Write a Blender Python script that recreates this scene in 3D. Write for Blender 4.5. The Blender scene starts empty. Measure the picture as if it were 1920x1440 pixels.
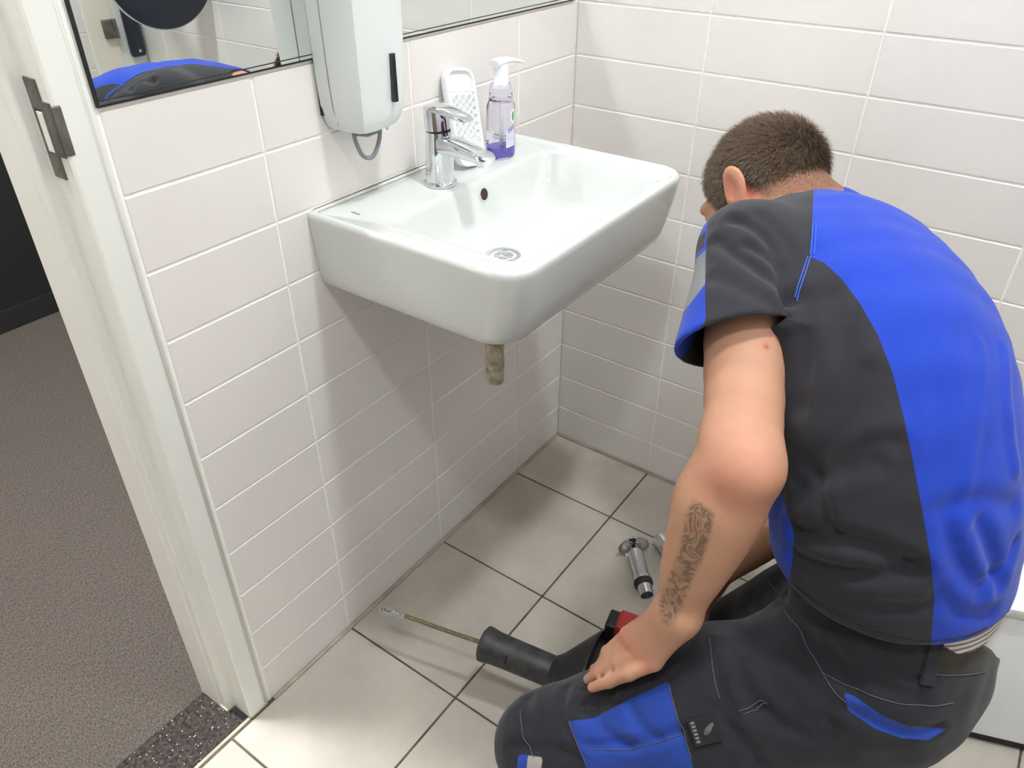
import bpy, bmesh, math, random
import numpy as np
from mathutils import Vector, Matrix, noise
random.seed(7)
np.random.seed(7)
scene = bpy.context.scene
COL = scene.collection

# ------------------------------------------------------------------ camera
CAM = np.array([0.8701, -1.4576, 1.3235])
F_PX = 1432.0
YAW, PITCH, ROLL = 2.1844, -0.5997, 0.0061
_f = np.array([math.cos(PITCH)*math.cos(YAW), math.cos(PITCH)*math.sin(YAW), math.sin(PITCH)])
_r = np.cross(_f, [0, 0, 1]); _r /= np.linalg.norm(_r)
_u = np.cross(_r, _f)
RIGHT = math.cos(ROLL)*_r + math.sin(ROLL)*_u
UP = -math.sin(ROLL)*_r + math.cos(ROLL)*_u
FWD = _f
cd = bpy.data.cameras.new('camera'); cam = bpy.data.objects.new('camera', cd); COL.objects.link(cam)
cd.sensor_fit = 'HORIZONTAL'; cd.sensor_width = 36.0; cd.lens = F_PX/1920*36.0
cd.clip_start = 0.02
cam.matrix_world = Matrix(((RIGHT[0], UP[0], -FWD[0], CAM[0]), (RIGHT[1], UP[1], -FWD[1], CAM[1]),
                           (RIGHT[2], UP[2], -FWD[2], CAM[2]), (0, 0, 0, 1)))
scene.camera = cam

# ------------------------------------------------------------------ light
scene.view_settings.view_transform = 'Standard'
scene.view_settings.look = 'None'
scene.view_settings.exposure = 0.1
scene.view_settings.gamma = 1.0
scene.view_settings.use_curve_mapping = False
world = bpy.data.worlds.new('world'); scene.world = world; world.use_nodes = True
world.node_tree.nodes['Background'].inputs[0].default_value = (0.9, 0.95, 1.0, 1)
world.node_tree.nodes['Background'].inputs[1].default_value = 0.05
def lamp(name, loc, power, size, col=(1, 1, 1)):
    l = bpy.data.lights.new(name, 'AREA'); l.shape = 'DISK'; l.size = size; l.energy = power; l.color = col
    o = bpy.data.objects.new(name, l); COL.objects.link(o); o.location = loc
    return o
scene.cycles.sample_clamp_indirect = 0.0; scene.cycles.blur_glossy = 0.0
CEIL = 2.72
lamp('ceiling_downlight', (0.91, -0.665, CEIL-0.02), 23, 0.18, (0.965, 0.99, 1.0))
lamp('ceiling_downlight', (0.85, -1.66, CEIL-0.02), 15.5, 0.18, (0.965, 0.99, 1.0))
lamp('hall_downlight', (-0.235, -1.172, CEIL-0.02), 120, 0.20, (1.0, 1.0, 0.99))

# ------------------------------------------------------------------ helpers
def lin(c):
    c = c/255.0
    return c/12.92 if c <= 0.04045 else ((c+0.055)/1.055)**2.4
def rgb(r, g, b): return (lin(r), lin(g), lin(b), 1.0)

def new_mat(name):
    m = bpy.data.materials.new(name); m.use_nodes = True
    nt = m.node_tree; b = nt.nodes['Principled BSDF']
    return m, nt, b
def N(nt, t, **kw):
    n = nt.nodes.new(t)
    for k, v in kw.items(): setattr(n, k, v)
    return n
def noise_mat(name, c1, c2, rough=0.5, scale=20, bump=0.0, bscale=200, metal=0.0, detail=4, spec=0.5, coat=0.0, sheen=0.0, bdist=0.002):
    """object-space noise between two colours, with optional fine relief"""
    m, nt, b = new_mat(name)
    tc = N(nt, 'ShaderNodeTexCoord'); nz = N(nt, 'ShaderNodeTexNoise')
    nz.inputs['Scale'].default_value = scale; nz.inputs['Detail'].default_value = detail
    nt.links.new(tc.outputs['Object'], nz.inputs['Vector'])
    mx = N(nt, 'ShaderNodeMix', data_type='RGBA')
    mp = N(nt, 'ShaderNodeMapRange'); mp.inputs[1].default_value = 0.35; mp.inputs[2].default_value = 0.65
    nt.links.new(nz.outputs['Fac'], mp.inputs[0]); nt.links.new(mp.outputs[0], mx.inputs[0])
    mx.inputs[6].default_value = c1; mx.inputs[7].default_value = c2
    nt.links.new(mx.outputs[2], b.inputs['Base Color'])
    b.inputs['Roughness'].default_value = rough; b.inputs['Metallic'].default_value = metal
    b.inputs['Specular IOR Level'].default_value = spec
    b.inputs['Coat Weight'].default_value = coat
    b.inputs['Sheen Weight'].default_value = sheen
    if bump:
        n2 = N(nt, 'ShaderNodeTexNoise'); n2.inputs['Scale'].default_value = bscale; n2.inputs['Detail'].default_value = 3
        nt.links.new(tc.outputs['Object'], n2.inputs['Vector'])
        bp = N(nt, 'ShaderNodeBump'); bp.inputs['Strength'].default_value = bump; bp.inputs['Distance'].default_value = bdist
        nt.links.new(n2.outputs['Fac'], bp.inputs['Height']); nt.links.new(bp.outputs[0], b.inputs['Normal'])
    return m

def tag(o, label=None, cat=None, group=None, kind=None):
    if label: o['label'] = label
    if cat: o['category'] = cat
    if group: o['group'] = group
    if kind: o['kind'] = kind
    return o
def thing(name, label, cat, loc=(0, 0, 0), group=None):
    o = bpy.data.objects.new(name, None); COL.objects.link(o); o.location = loc
    o.empty_display_size = 0.05
    return tag(o, label, cat, group)
def world_loc(o):
    v = Vector((0, 0, 0))
    while o is not None:
        v += o.location; o = o.parent
    return v
def obj(name, vf, mat, parent=None, smooth=False, auto=None):
    """link one mesh; vertices are given in world coordinates"""
    v, f = vf
    me = bpy.data.meshes.new(name)
    off = np.array(world_loc(parent)) if parent is not None else np.zeros(3)
    v = np.asarray(v, dtype=float).reshape(-1, 3) - off
    me.from_pydata(v.tolist(), [], [list(map(int, q)) for q in f])
    me.materials.append(mat)
    me.update()
    if smooth:
        me.polygons.foreach_set('use_smooth', [True]*len(me.polygons))
        if auto is not None:
            me.set_sharp_from_angle(angle=math.radians(auto))
    o = bpy.data.objects.new(name, me); COL.objects.link(o)
    if parent is not None: o.parent = parent
    return o
def struct(name, vf, mat, parent=None, **kw):
    o = obj(name, vf, mat, parent, **kw)
    if parent is None: o['kind'] = 'structure'
    return o

def join(*parts):
    V, Fc, n = [], [], 0
    for v, f in parts:
        v = np.asarray(v, dtype=float).reshape(-1, 3)
        V.append(v); Fc += [[i+n for i in q] for q in f]; n += len(v)
    return np.vstack(V), Fc
def box(x0, x1, y0, y1, z0, z1):
    v = [(x, y, z) for x in (x0, x1) for y in (y0, y1) for z in (z0, z1)]
    f = [(0, 1, 3, 2), (4, 6, 7, 5), (0, 4, 5, 1), (2, 3, 7, 6), (0, 2, 6, 4), (1, 5, 7, 3)]
    return np.array(v, float), f
def bevel_box(x0, x1, y0, y1, z0, z1, bev=0.003, seg=2):
    bm = bmesh.new(); v, f = box(x0, x1, y0, y1, z0, z1)
    vs = [bm.verts.new(p) for p in v]
    for q in f: bm.faces.new([vs[i] for i in q])
    bmesh.ops.recalc_face_normals(bm, faces=bm.faces)
    bmesh.ops.bevel(bm, geom=bm.edges[:], offset=bev, segments=seg, profile=0.5, affect='EDGES')
    return from_bm(bm)
def from_bm(bm):
    bm.verts.index_update()
    r = np.array([tuple(v.co) for v in bm.verts]), [[v.index for v in q.verts] for q in bm.faces]
    bm.free(); return r
def frame_from(d, hint=(0, 0, 1)):
    d = np.asarray(d, float); d = d/np.linalg.norm(d)
    h = np.asarray(hint, float)
    if abs(d@h) > 0.98: h = np.array([1.0, 0, 0])
    a = np.cross(h, d); a /= np.linalg.norm(a); b = np.cross(d, a)
    return a, b, d
def loft(rings, cap0=True, cap1=True):
    n = len(rings[0]); V = np.vstack(rings); Fc = []
    for i in range(len(rings)-1):
        for j in range(n):
            k = (j+1) % n
            Fc.append((i*n+j, i*n+k, (i+1)*n+k, (i+1)*n+j))
    if cap0: Fc.append(tuple(range(n))[::-1])
    if cap1: Fc.append(tuple((len(rings)-1)*n+j for j in range(n)))
    return V, Fc
def lathe(profile, origin, axis=(0, 0, 1), n=32, hint=(0, 0, 1), sy=1.0):
    """profile = [(radius, height)...] turned about an axis through origin"""
    a, b, d = frame_from(axis, hint); o = np.asarray(origin, float)
    th = np.linspace(0, 2*math.pi, n, endpoint=False)
    rings = [o + d*h + r*(np.cos(th)[:, None]*a + sy*np.sin(th)[:, None]*b) for r, h in profile]
    return loft(rings, profile[0][0] > 1e-6, profile[-1][0] > 1e-6)
def spline(pts, n):
    p = np.asarray(pts, float); m = len(p)
    out = []
    for t in np.linspace(0, m-1-1e-9, n):
        i = int(t); u = t-i
        p0, p1, p2, p3 = p[max(i-1, 0)], p[i], p[min(i+1, m-1)], p[min(i+2, m-1)]
        out.append(0.5*((2*p1)+(-p0+p2)*u+(2*p0-5*p1+4*p2-p3)*u*u+(-p0+3*p1-3*p2+p3)*u**3))
    return np.array(out)
def tube(path, r, n=10, caps=True, flat=1.0, hint=(0, 0, 1)):
    path = np.asarray(path, float); m = len(path)
    r = np.broadcast_to(np.asarray(r, float), (m,))
    th = np.linspace(0, 2*math.pi, n, endpoint=False); rings = []
    a_prev = None
    for i in range(m):
        d = path[min(i+1, m-1)]-path[max(i-1, 0)]; d = d/np.linalg.norm(d)
        if a_prev is None: a, b, _ = frame_from(d, hint)
        else:
            a = a_prev-d*(a_prev@d); a /= np.linalg.norm(a); b = np.cross(d, a)
        a_prev = a
        rings.append(path[i]+r[i]*(np.cos(th)[:, None]*a+flat*np.sin(th)[:, None]*b))
    return loft(rings, caps, caps)
def prism(poly, axis, h0, h1):
    """2-D polygon extruded along axis 0/1/2 (polygon gives the other two coordinates in order)"""
    n = len(poly); V = []
    for h in (h0, h1):
        for p in poly:
            q = list(p); q.insert(axis, h); V.append(q)
    Fc = [tuple(range(n)), tuple(range(n, 2*n))[::-1]]
    for j in range(n):
        k = (j+1) % n; Fc.append((j, n+j, n+k, k))
    bm = bmesh.new(); vs = [bm.verts.new(v) for v in V]
    for q in Fc: bm.faces.new([vs[i] for i in q])
    bmesh.ops.recalc_face_normals(bm, faces=bm.faces)
    return from_bm(bm)
def rrect(x0, x1, y0, y1, r, z, n=6):
    """rounded rectangle ring at height z; r = radii for corners (x1y0, x1y1, x0y1, x0y0)"""
    if not hasattr(r, '__len__'): r = (r,)*4
    out = []
    for (cx, cy, a0, rr, sx, sy) in ((x1, y0, -90, r[0], -1, 1), (x1, y1, 0, r[1], -1, -1), (x0, y1, 90, r[2], 1, -1), (x0, y0, 180, r[3], 1, 1)):
        for k in range(n+1):
            a = math.radians(a0+90*k/n)
            out.append((cx+sx*rr+rr*math.cos(a), cy+sy*rr+rr*math.sin(a), z))
    return np.array(out)

# ------------------------------------------------------------------ materials
M = {}
M['wall_tile'] = noise_mat('glazed_wall_tile', rgb(227, 223, 220), rgb(230, 226, 223), rough=0.22, scale=3, spec=0.45)
M['wall_grout'] = noise_mat('white_grout', rgb(246, 244, 240), rgb(240, 237, 231), rough=0.8, scale=60)
M['floor_grout'] = noise_mat('dark_grout', rgb(92, 84, 76), rgb(62, 56, 50), rough=0.9, scale=25)
M['plaster'] = noise_mat('cream_plaster', rgb(232, 224, 210), rgb(236, 229, 216), rough=0.6, scale=4)
M['white_paint'] = noise_mat('white_paint', rgb(232, 233, 228), rgb(228, 229, 223), rough=0.35, scale=6, bump=0.05, bscale=60)
M['ceramic'] = noise_mat('white_ceramic', rgb(206, 211, 208), rgb(208, 212, 210), rough=0.06, scale=2, coat=0.3)
M['chrome'] = noise_mat('chrome', rgb(226, 228, 232), rgb(218, 221, 226), rough=0.06, scale=8, metal=1.0)
M['steel'] = noise_mat('dull_steel', rgb(128, 126, 118), rgb(98, 96, 90), rough=0.4, scale=40, metal=0.55)
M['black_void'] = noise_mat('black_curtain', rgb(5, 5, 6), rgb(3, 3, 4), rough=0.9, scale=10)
M['black_plastic'] = noise_mat('black_plastic', rgb(33, 33, 35), rgb(27, 27, 29), rough=0.45, scale=30, bump=0.15, bscale=150)
M['scuffed'] = noise_mat('scuffed_black_plastic', rgb(34, 34, 36), rgb(58, 58, 58), rough=0.5, scale=55, bump=0.2, bscale=120, detail=8)
M['rubber'] = noise_mat('black_rubber', rgb(20, 20, 21), rgb(25, 25, 26), rough=0.6, scale=20)
M['red_plastic'] = noise_mat('red_plastic', rgb(176, 44, 40), rgb(160, 36, 34), rough=0.4, scale=20)
M['disp'] = noise_mat('pale_grey_plastic', rgb(222, 228, 227), rgb(218, 225, 224), rough=0.32, scale=3)
M['disp_grey'] = noise_mat('mid_grey_plastic', rgb(128, 132, 140), rgb(120, 124, 132), rough=0.4, scale=6)
M['dark_glass'] = noise_mat('dark_window', rgb(36, 38, 38), rgb(58, 60, 58), rough=0.15, scale=60)
M['white_plastic'] = noise_mat('white_plastic', rgb(240, 242, 244), rgb(236, 238, 241), rough=0.3, scale=6)
M['seal'] = noise_mat('sealant', rgb(200, 194, 176), rgb(176, 168, 146), rough=0.6, scale=40)
M['gold_seal'] = noise_mat('floor_joint_sealant', rgb(150, 143, 132), rgb(176, 170, 150), rough=0.7, scale=18)
M['navy'] = noise_mat('navy_plastic', rgb(38, 44, 58), rgb(34, 40, 54), rough=0.45, scale=5)

def mirror_mat():
    m, nt, b = new_mat('mirror_glass')
    b.inputs['Base Color'].default_value = (0.86, 0.90, 0.875, 1); b.inputs['Metallic'].default_value = 1
    b.inputs['Roughness'].default_value = 0.0
    return m
M['mirror'] = mirror_mat()

def floor_tile_mat():
    m, nt, b = new_mat('taupe_floor_tile')
    tc = N(nt, 'ShaderNodeTexCoord')
    geo = N(nt, 'ShaderNodeNewGeometry')
    n1 = N(nt, 'ShaderNodeTexNoise'); n1.inputs['Scale'].default_value = 5.5; n1.inputs['Detail'].default_value = 7; n1.inputs['Roughness'].default_value = 0.6
    n2 = N(nt, 'ShaderNodeTexNoise'); n2.inputs['Scale'].default_value = 90; n2.inputs['Detail'].default_value = 3
    oi = N(nt, 'ShaderNodeObjectInfo')
    nt.links.new(geo.outputs['Position'], n1.inputs['Vector']); nt.links.new(geo.outputs['Position'], n2.inputs['Vector'])
    cr = N(nt, 'ShaderNodeValToRGB'); e = cr.color_ramp.elements
    e[0].position = 0.3; e[0].color = rgb(162, 156, 146); e[1].position = 0.72; e[1].color = rgb(184, 179, 168)
    nt.links.new(n1.outputs['Fac'], cr.inputs[0])
    mx = N(nt, 'ShaderNodeMix', data_type='RGBA', blend_type='MULTIPLY'); mx.inputs[0].default_value = 1
    nt.links.new(cr.outputs[0], mx.inputs[6])
    mr = N(nt, 'ShaderNodeMapRange'); mr.inputs[3].default_value = 0.95; mr.inputs[4].default_value = 1.05
    nt.links.new(oi.outputs['Random'], mr.inputs[0])
    nt.links.new(mr.outputs[0], mx.inputs[7])
    nt.links.new(mx.outputs[2], b.inputs['Base Color'])
    b.inputs['Roughness'].default_value = 0.42
    bp = N(nt, 'ShaderNodeBump'); bp.inputs['Strength'].default_value = 0.12; bp.inputs['Distance'].default_value = 0.001
    nt.links.new(n2.outputs['Fac'], bp.inputs['Height']); nt.links.new(bp.outputs[0], b.inputs['Normal'])
    return m
M['floor_tile'] = floor_tile_mat()

def carpet_mat():
    m, nt, b = new_mat('grey_carpet')
    geo = N(nt, 'ShaderNodeNewGeometry')
    mp = N(nt, 'ShaderNodeMapping'); mp.inputs['Rotation'].default_value = (0, 0, math.radians(8)); mp.inputs['Scale'].default_value = (160, 420, 1)
    n1 = N(nt, 'ShaderNodeTexNoise'); n1.inputs['Scale'].default_value = 1.0; n1.inputs['Detail'].default_value = 3
    nt.links.new(geo.outputs['Position'], mp.inputs[0]); nt.links.new(mp.outputs[0], n1.inputs['Vector'])
    n2 = N(nt, 'ShaderNodeTexNoise'); n2.inputs['Scale'].default_value = 900; n2.inputs['Detail'].default_value = 2
    nt.links.new(geo.outputs['Position'], n2.inputs['Vector'])
    ad = N(nt, 'ShaderNodeMath', operation='ADD'); nt.links.new(n1.outputs['Fac'], ad.inputs[0]); nt.links.new(n2.outputs['Fac'], ad.inputs[1])
    cr = N(nt, 'ShaderNodeValToRGB'); e = cr.color_ramp.elements
    e[0].position = 0.36; e[0].color = rgb(52, 48, 45); e[1].position = 0.64; e[1].color = rgb(112, 104, 98)
    hf = N(nt, 'ShaderNodeMath', operation='MULTIPLY'); hf.inputs[1].default_value = 0.5
    nt.links.new(ad.outputs[0], hf.inputs[0]); nt.links.new(hf.outputs[0], cr.inputs[0])
    nt.links.new(cr.outputs[0], b.inputs['Base Color']); b.inputs['Roughness'].default_value = 0.95
    b.inputs['Specular IOR Level'].default_value = 0.1
    bp = N(nt, 'ShaderNodeBump'); bp.inputs['Strength'].default_value = 0.7; bp.inputs['Distance'].default_value = 0.004
    nt.links.new(ad.outputs[0], bp.inputs['Height']); nt.links.new(bp.outputs[0], b.inputs['Normal'])
    return m
M['carpet'] = carpet_mat()

def granite_mat():
    m, nt, b = new_mat('black_speckled_granite')
    geo = N(nt, 'ShaderNodeNewGeometry')
    v = N(nt, 'ShaderNodeTexVoronoi'); v.inputs['Scale'].default_value = 330
    nt.links.new(geo.outputs['Position'], v.inputs['Vector'])
    n1 = N(nt, 'ShaderNodeTexNoise'); n1.inputs['Scale'].default_value = 160; n1.inputs['Detail'].default_value = 4
    nt.links.new(geo.outputs['Position'], n1.inputs['Vector'])
    cr = N(nt, 'ShaderNodeValToRGB'); e = cr.color_ramp.elements
    e[0].position = 0.35; e[0].color = rgb(26, 22, 22); e[1].position = 0.75; e[1].color = rgb(74, 66, 62)
    nt.links.new(n1.outputs['Fac'], cr.inputs[0])
    sp = N(nt, 'ShaderNodeSeparateColor'); nt.links.new(v.outputs['Color'], sp.inputs[0])
    g1 = N(nt, 'ShaderNodeMath', operation='GREATER_THAN'); g1.inputs[1].default_value = 0.93; nt.links.new(sp.outputs[0], g1.inputs[0])
    l1 = N(nt, 'ShaderNodeMath', operation='LESS_THAN'); l1.inputs[1].default_value = 0.32; nt.links.new(v.outputs['Distance'], l1.inputs[0])
    mu = N(nt, 'ShaderNodeMath', operation='MULTIPLY'); nt.links.new(g1.outputs[0], mu.inputs[0]); nt.links.new(l1.outputs[0], mu.inputs[1])
    mx = N(nt, 'ShaderNodeMix', data_type='RGBA'); nt.links.new(mu.outputs[0], mx.inputs[0]); nt.links.new(cr.outputs[0], mx.inputs[6])
    mx.inputs[7].default_value = rgb(205, 200, 196)
    nt.links.new(mx.outputs[2], b.inputs['Base Color']); b.inputs['Roughness'].default_value = 0.3
    return m
M['granite'] = granite_mat()

# ------------------------------------------------------------------ room shell
XR = 1.60          # right wall
YF = -2.75         # wall behind the camera
WT = 0.118         # thickness of the wall with the doorway
TY = -1.0168       # end of the tiled stretch of the left wall
A0, TW, B0, TH, Z0 = 0.2050, 0.3016, 0.2815, 0.1000, 0.0955
PROUD = 0.0014     # how far a tile stands proud of its grout
GAP = 0.0032
def tile_mesh(w, h, t=0.006, bev=0.0013):
    a, b = w/2, h/2
    V = []
    for (dx, dy, z) in ((a, b, -t), (a, b, -bev), (a-bev, b-bev, 0)):
        V += [(-dx, -dy, z), (dx, -dy, z), (dx, dy, z), (-dx, dy, z)]
    Fc = [(8, 9, 10, 11)]
    for r in (0, 4):
        for j in range(4):
            k = (j+1) % 4; Fc.append((r+j, r+k, r+4+k, r+4+j))
    me = bpy.data.meshes.new('tile'); me.from_pydata(V, [], Fc); me.update()
    return me
_tiles = {}
def add_tile(parent, mat, w, h, rot, loc, bev=0.0013, jitter=0.0):
    key = (mat.name, round(w, 4), round(h, 4))
    if key not in _tiles:
        me = tile_mesh(w, h, bev=bev); me.materials.append(mat); _tiles[key] = me
    o = bpy.data.objects.new('tile', _tiles[key]); COL.objects.link(o); o.parent = parent
    j = Matrix.Rotation(random.uniform(-jitter, jitter), 4, 'X') @ Matrix.Rotation(random.uniform(-jitter, jitter), 4, 'Y')
    o.matrix_local = Matrix.Translation(loc) @ rot @ j
    return o
ROT_L = Matrix(((0, 0, 1, 0), (1, 0, 0, 0), (0, 1, 0, 0), (0, 0, 0, 1)))      # tile faces +x
ROT_B = Matrix(((1, 0, 0, 0), (0, 0, -1, 0), (0, 1, 0, 0), (0, 0, 0, 1)))     # tile faces -y
ROT_R = Matrix(((0, 0, -1, 0), (-1, 0, 0, 0), (0, 1, 0, 0), (0, 0, 0, 1)))    # tile faces -x
ROT_F = Matrix.Identity(4)

# left wall: one slab to the doorway, lintel over it, and the stretch beyond it
DOOR_Y0, DOOR_Y1, DOOR_H = -1.083, -1.98, 2.1
wl = struct('wall_left', join(box(-WT, -PROUD, DOOR_Y0+0.02, 0.12, 0, CEIL), box(-WT, -PROUD, DOOR_Y1, DOOR_Y0+0.02, DOOR_H, CEIL),
                              box(-WT, -PROUD, YF, DOOR_Y1, 0, CEIL)), M['wall_grout'])
def spans(edges, lo, hi):
    e = [lo]+[q for q in edges if lo+0.004 < q < hi-0.004]+[hi]
    return list(zip(e[:-1], e[1:]))
rows = spans([Z0+k*TH for k in range(40)], 0.0, 2.0)
ycols = spans([-A0-k*TW for k in range(8)][::-1], TY, 0.0)
for (za, zb) in rows:
    if za > 1.05 : break
    zb = min(zb, 1.0955)
    for (ya, yb) in ycols:
        add_tile(wl, M['wall_tile'], yb-ya-GAP, zb-za-GAP, ROT_L, (0, (ya+yb)/2, (za+zb)/2), jitter=0.0012)
wb = struct('wall_back', box(-0.0, XR+0.1, PROUD, 0.12, 0, CEIL), M['wall_grout'])
xcols = spans([B0+k*TW for k in range(8)], 0.0, XR)
for (za, zb) in rows:
    for (xa, xb) in xcols:
        add_tile(wb, M['wall_tile'], xb-xa-GAP, zb-za-GAP, ROT_B, ((xa+xb)/2, 0, (za+zb)/2), jitter=0.0012)
wr = struct('wall_right', box(XR+PROUD, XR+0.12, YF, 0.12, 0, CEIL), M['wall_grout'])
for (za, zb) in rows[4:13]:
    for (ya, yb) in spans([-0.47-k*TW for k in range(9)][::-1], -1.67, -0.172):
        add_tile(wr, M['wall_tile'], yb-ya-GAP, zb-za-GAP, ROT_R, (XR, (ya+yb)/2, (za+zb)/2), jitter=0.0012)
struct('trim_4', bevel_box(XR-0.004, XR+0.02, -0.170, -0.084, 0.3, 2.2, 0.002, 1), M['plaster'])
wf = struct('wall_front', box(-0.1, XR+0.12, YF-0.1, YF, 0, CEIL), noise_mat('taupe_plaster', rgb(126, 118, 110), rgb(120, 112, 104), 0.7, 5))
ce = struct('ceiling', box(-2.2, XR+0.12, YF-0.1, 0.12, CEIL, CEIL+0.1), noise_mat('ceiling_board', rgb(196, 194, 190), rgb(190, 188, 184), 0.8, 8))
fl = struct('floor', box(0.0, XR, YF, 0.0, -0.1, -PROUD), M['floor_grout'])
for (xa, xb) in spans([0.2838+k*0.3 for k in range(6)], 0.004, XR):
    for (ya, yb) in spans([-0.2040-k*TW for k in range(10)][::-1], YF, -0.004):
        add_tile(fl, M['floor_tile'], xb-xa-0.004, yb-ya-0.004, ROT_F, ((xa+xb)/2, (ya+yb)/2, 0), bev=0.001, jitter=0.0008)
# sealant bead where tiles meet the floor, and in the corner
bead = tube(spline([(0.004, TY+0.006, 0.001), (0.004, -0.5, 0.001), (0.004, -0.006, 0.001)], 12), 0.0042, 8)
bead2 = tube(np.array([(0.004, -0.004, 0.001), (0.8, -0.004, 0.001), (XR, -0.004, 0.001)]), 0.0042, 8)
struct('trim_1', join(bead, bead2), M['gold_seal'], smooth=True)

# hall beyond the doorway
cp = struct('carpet', box(-2.2, -WT, YF, 1.2, -0.1, -0.002), M['carpet'])
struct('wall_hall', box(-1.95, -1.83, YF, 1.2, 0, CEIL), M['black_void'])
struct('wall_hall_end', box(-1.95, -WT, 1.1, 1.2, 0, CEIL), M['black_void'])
struct('wall_hall_front', box(-1.95, -WT, YF-0.1, YF, 0, CEIL), M['plaster'])
struct('baseboard_hall', box(-1.83, -1.815, YF, 1.1, 0, 0.07), M['rubber'])
struct('trim_2', join(bevel_box(-WT-0.001, -0.006, DOOR_Y1, DOOR_Y0+0.01, -0.05, 0.001, 0.0015, 1)), M['granite'])
struct('trim_3', bevel_box(-0.006, 0.0005, DOOR_Y1, DOOR_Y0+0.02, -0.05, 0.0008, 0.001, 1), M['gold_seal'])
# ------------------------------------------------------------------ door frame with strike plate
df = bpy.data.objects.new('door_1', None); COL.objects.link(df); df.location = (-0.06, -1.06, 0); df['kind'] = 'structure'
jamb = [(-0.001, -1.019), (0.0015, -1.022), (0.0015, -1.0275), (-0.0005, -1.0295), (-0.0005, -1.031), (0.0035, -1.0330), (0.0035, -1.0610), (0.0015, -1.0640),
        (-0.0410, -1.0640), (-0.0430, -1.0660), (-0.0430, -1.0770), (-0.0450, -1.0790), (-0.062, -1.0790), (-0.0640, -1.0805), (-0.1160, -1.0830), (-0.1185, -1.0810), (-0.1185, -1.019)]
obj('jamb', prism(jamb, 2, 0.006, DOOR_H), M['white_paint'], df)
jamb2 = [(x, 2*-1.5315-y) for x, y in jamb]
obj('jamb', prism(jamb2, 2, 0.006, DOOR_H), M['white_paint'], df)
obj('head', box(-0.1185, 0.003, DOOR_Y1-0.06, DOOR_Y0+0.06, DOOR_H, DOOR_H+0.06), M['white_paint'], df)
obj('jamb_foot', join(box(-0.117, -0.044, -1.081, -1.03, 0, 0.0065), box(-0.044, 0.0025, -1.0625, -1.024, 0, 0.0065)), M['seal'], df)
# strike plate: flat plate on the jamb plus a lip that wraps on to the room face
SPZ0, SPZ1 = 1.027, 1.135
sp = obj('strike_plate', join(
    bevel_box(-0.0395, -0.0155, -1.0658, -1.0638, SPZ0, SPZ1, 0.0006, 1),
    bevel_box(-0.0160, -0.0005, -1.0658, -1.0638, 1.054, 1.113, 0.0006, 1),
    bevel_box(-0.0015, 0.0048, -1.0655, -1.0560, 1.057, 1.110, 0.0016, 2)), M['steel'], df)
obj('latch_pocket', bevel_box(-0.0335, -0.0215, -1.0664, -1.0656, 1.060, 1.103, 0.0002, 1), M['rubber'], sp)
obj('latch_tongue', bevel_box(-0.0300, -0.0190, -1.0674, -1.0660, 1.058, 1.101, 0.0003, 1), M['white_paint'], sp)
for zz in (1.039, 1.122):
    obj('screw', lathe([(0.0035, 0), (0.0035, 0.0006), (0.0022, 0.001)], (-0.0275, -1.0656, zz), (0, -1, 0), 14), M['steel'], sp)
obj('edge_bead', tube(np.array([(0.0012, -1.0262, 0.006), (0.0012, -1.0262, DOOR_H)]), 0.0028, 8), M['white_paint'], df, smooth=True)

# ------------------------------------------------------------------ mirror
MZ0, MY0, MY1 = 1.0985, -1.0165, -0.016
mr = thing('wall_mirror', 'large frameless wall mirror with dark edges above the sink', 'mirror', (0.0, -0.52, MZ0))
obj('glass', box(-0.0018, 0.0036, MY0+0.002, MY1-0.002, MZ0+0.0022, 1.95), M['mirror'], mr)
obj('edge_strip', box(-0.0020, 0.0030, MY0, MY1, MZ0-0.0004, MZ0+0.0022), M['rubber'], mr)
obj('edge_strip', box(-0.0020, 0.0034, MY0-0.001, MY0+0.0022, MZ0, 1.95), M['rubber'], mr)
obj('edge_strip', box(0.0036, 0.0042, MY0+0.004, MY1-0.002, MZ0+0.0062, MZ0+0.0074), M['rubber'], mr)

# ------------------------------------------------------------------ sink
SX, SY0, SY1, SZ = 0.381, -0.754, -0.240, 0.8935
sink = thing('wash_basin', 'white ceramic wall-hung wash basin with rounded front corners', 'sink', (0.0, (SY0+SY1)/2, 0.765))
def ring(x0, x1, iy, r, z, rb=None, ny=None):
    rb = 0.004 if rb is None else rb
    return rrect(x0, x1, SY0+iy, SY1-(iy if ny is None else ny), (r, r, rb, rb), z, 8)
rings = [ring(0.02, 0.300, 0.060, 0.03, 0.7660), ring(0.0, 0.335, 0.025, 0.04, 0.7660), ring(0.0, 0.3480, 0.016, 0.045, 0.7690), ring(0.0, 0.3570, 0.0105, 0.048, 0.7760),
         ring(0.0, 0.3630, 0.0075, 0.050, 0.79), ring(0.0, 0.3700, 0.0045, 0.050, 0.82), ring(0.0, 0.3770, 0.0015, 0.050, 0.86),
         ring(0.0, 0.3800, 0.0003, 0.050, 0.8800), ring(0.0, 0.3806, 0.0, 0.050, 0.8860), ring(0.0, 0.3795, 0.0013, 0.0495, 0.8905), ring(0.0, 0.3765, 0.0040, 0.048, 0.8932),
         ring(0.0, 0.3725, 0.0080, 0.046, 0.8938), ring(0.0, 0.3690, 0.0115, 0.044, 0.8925), ring(0.001, 0.3665, 0.0140, 0.042, 0.8895), ring(0.002, 0.3640, 0.0165, 0.040, 0.8870)]
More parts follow.
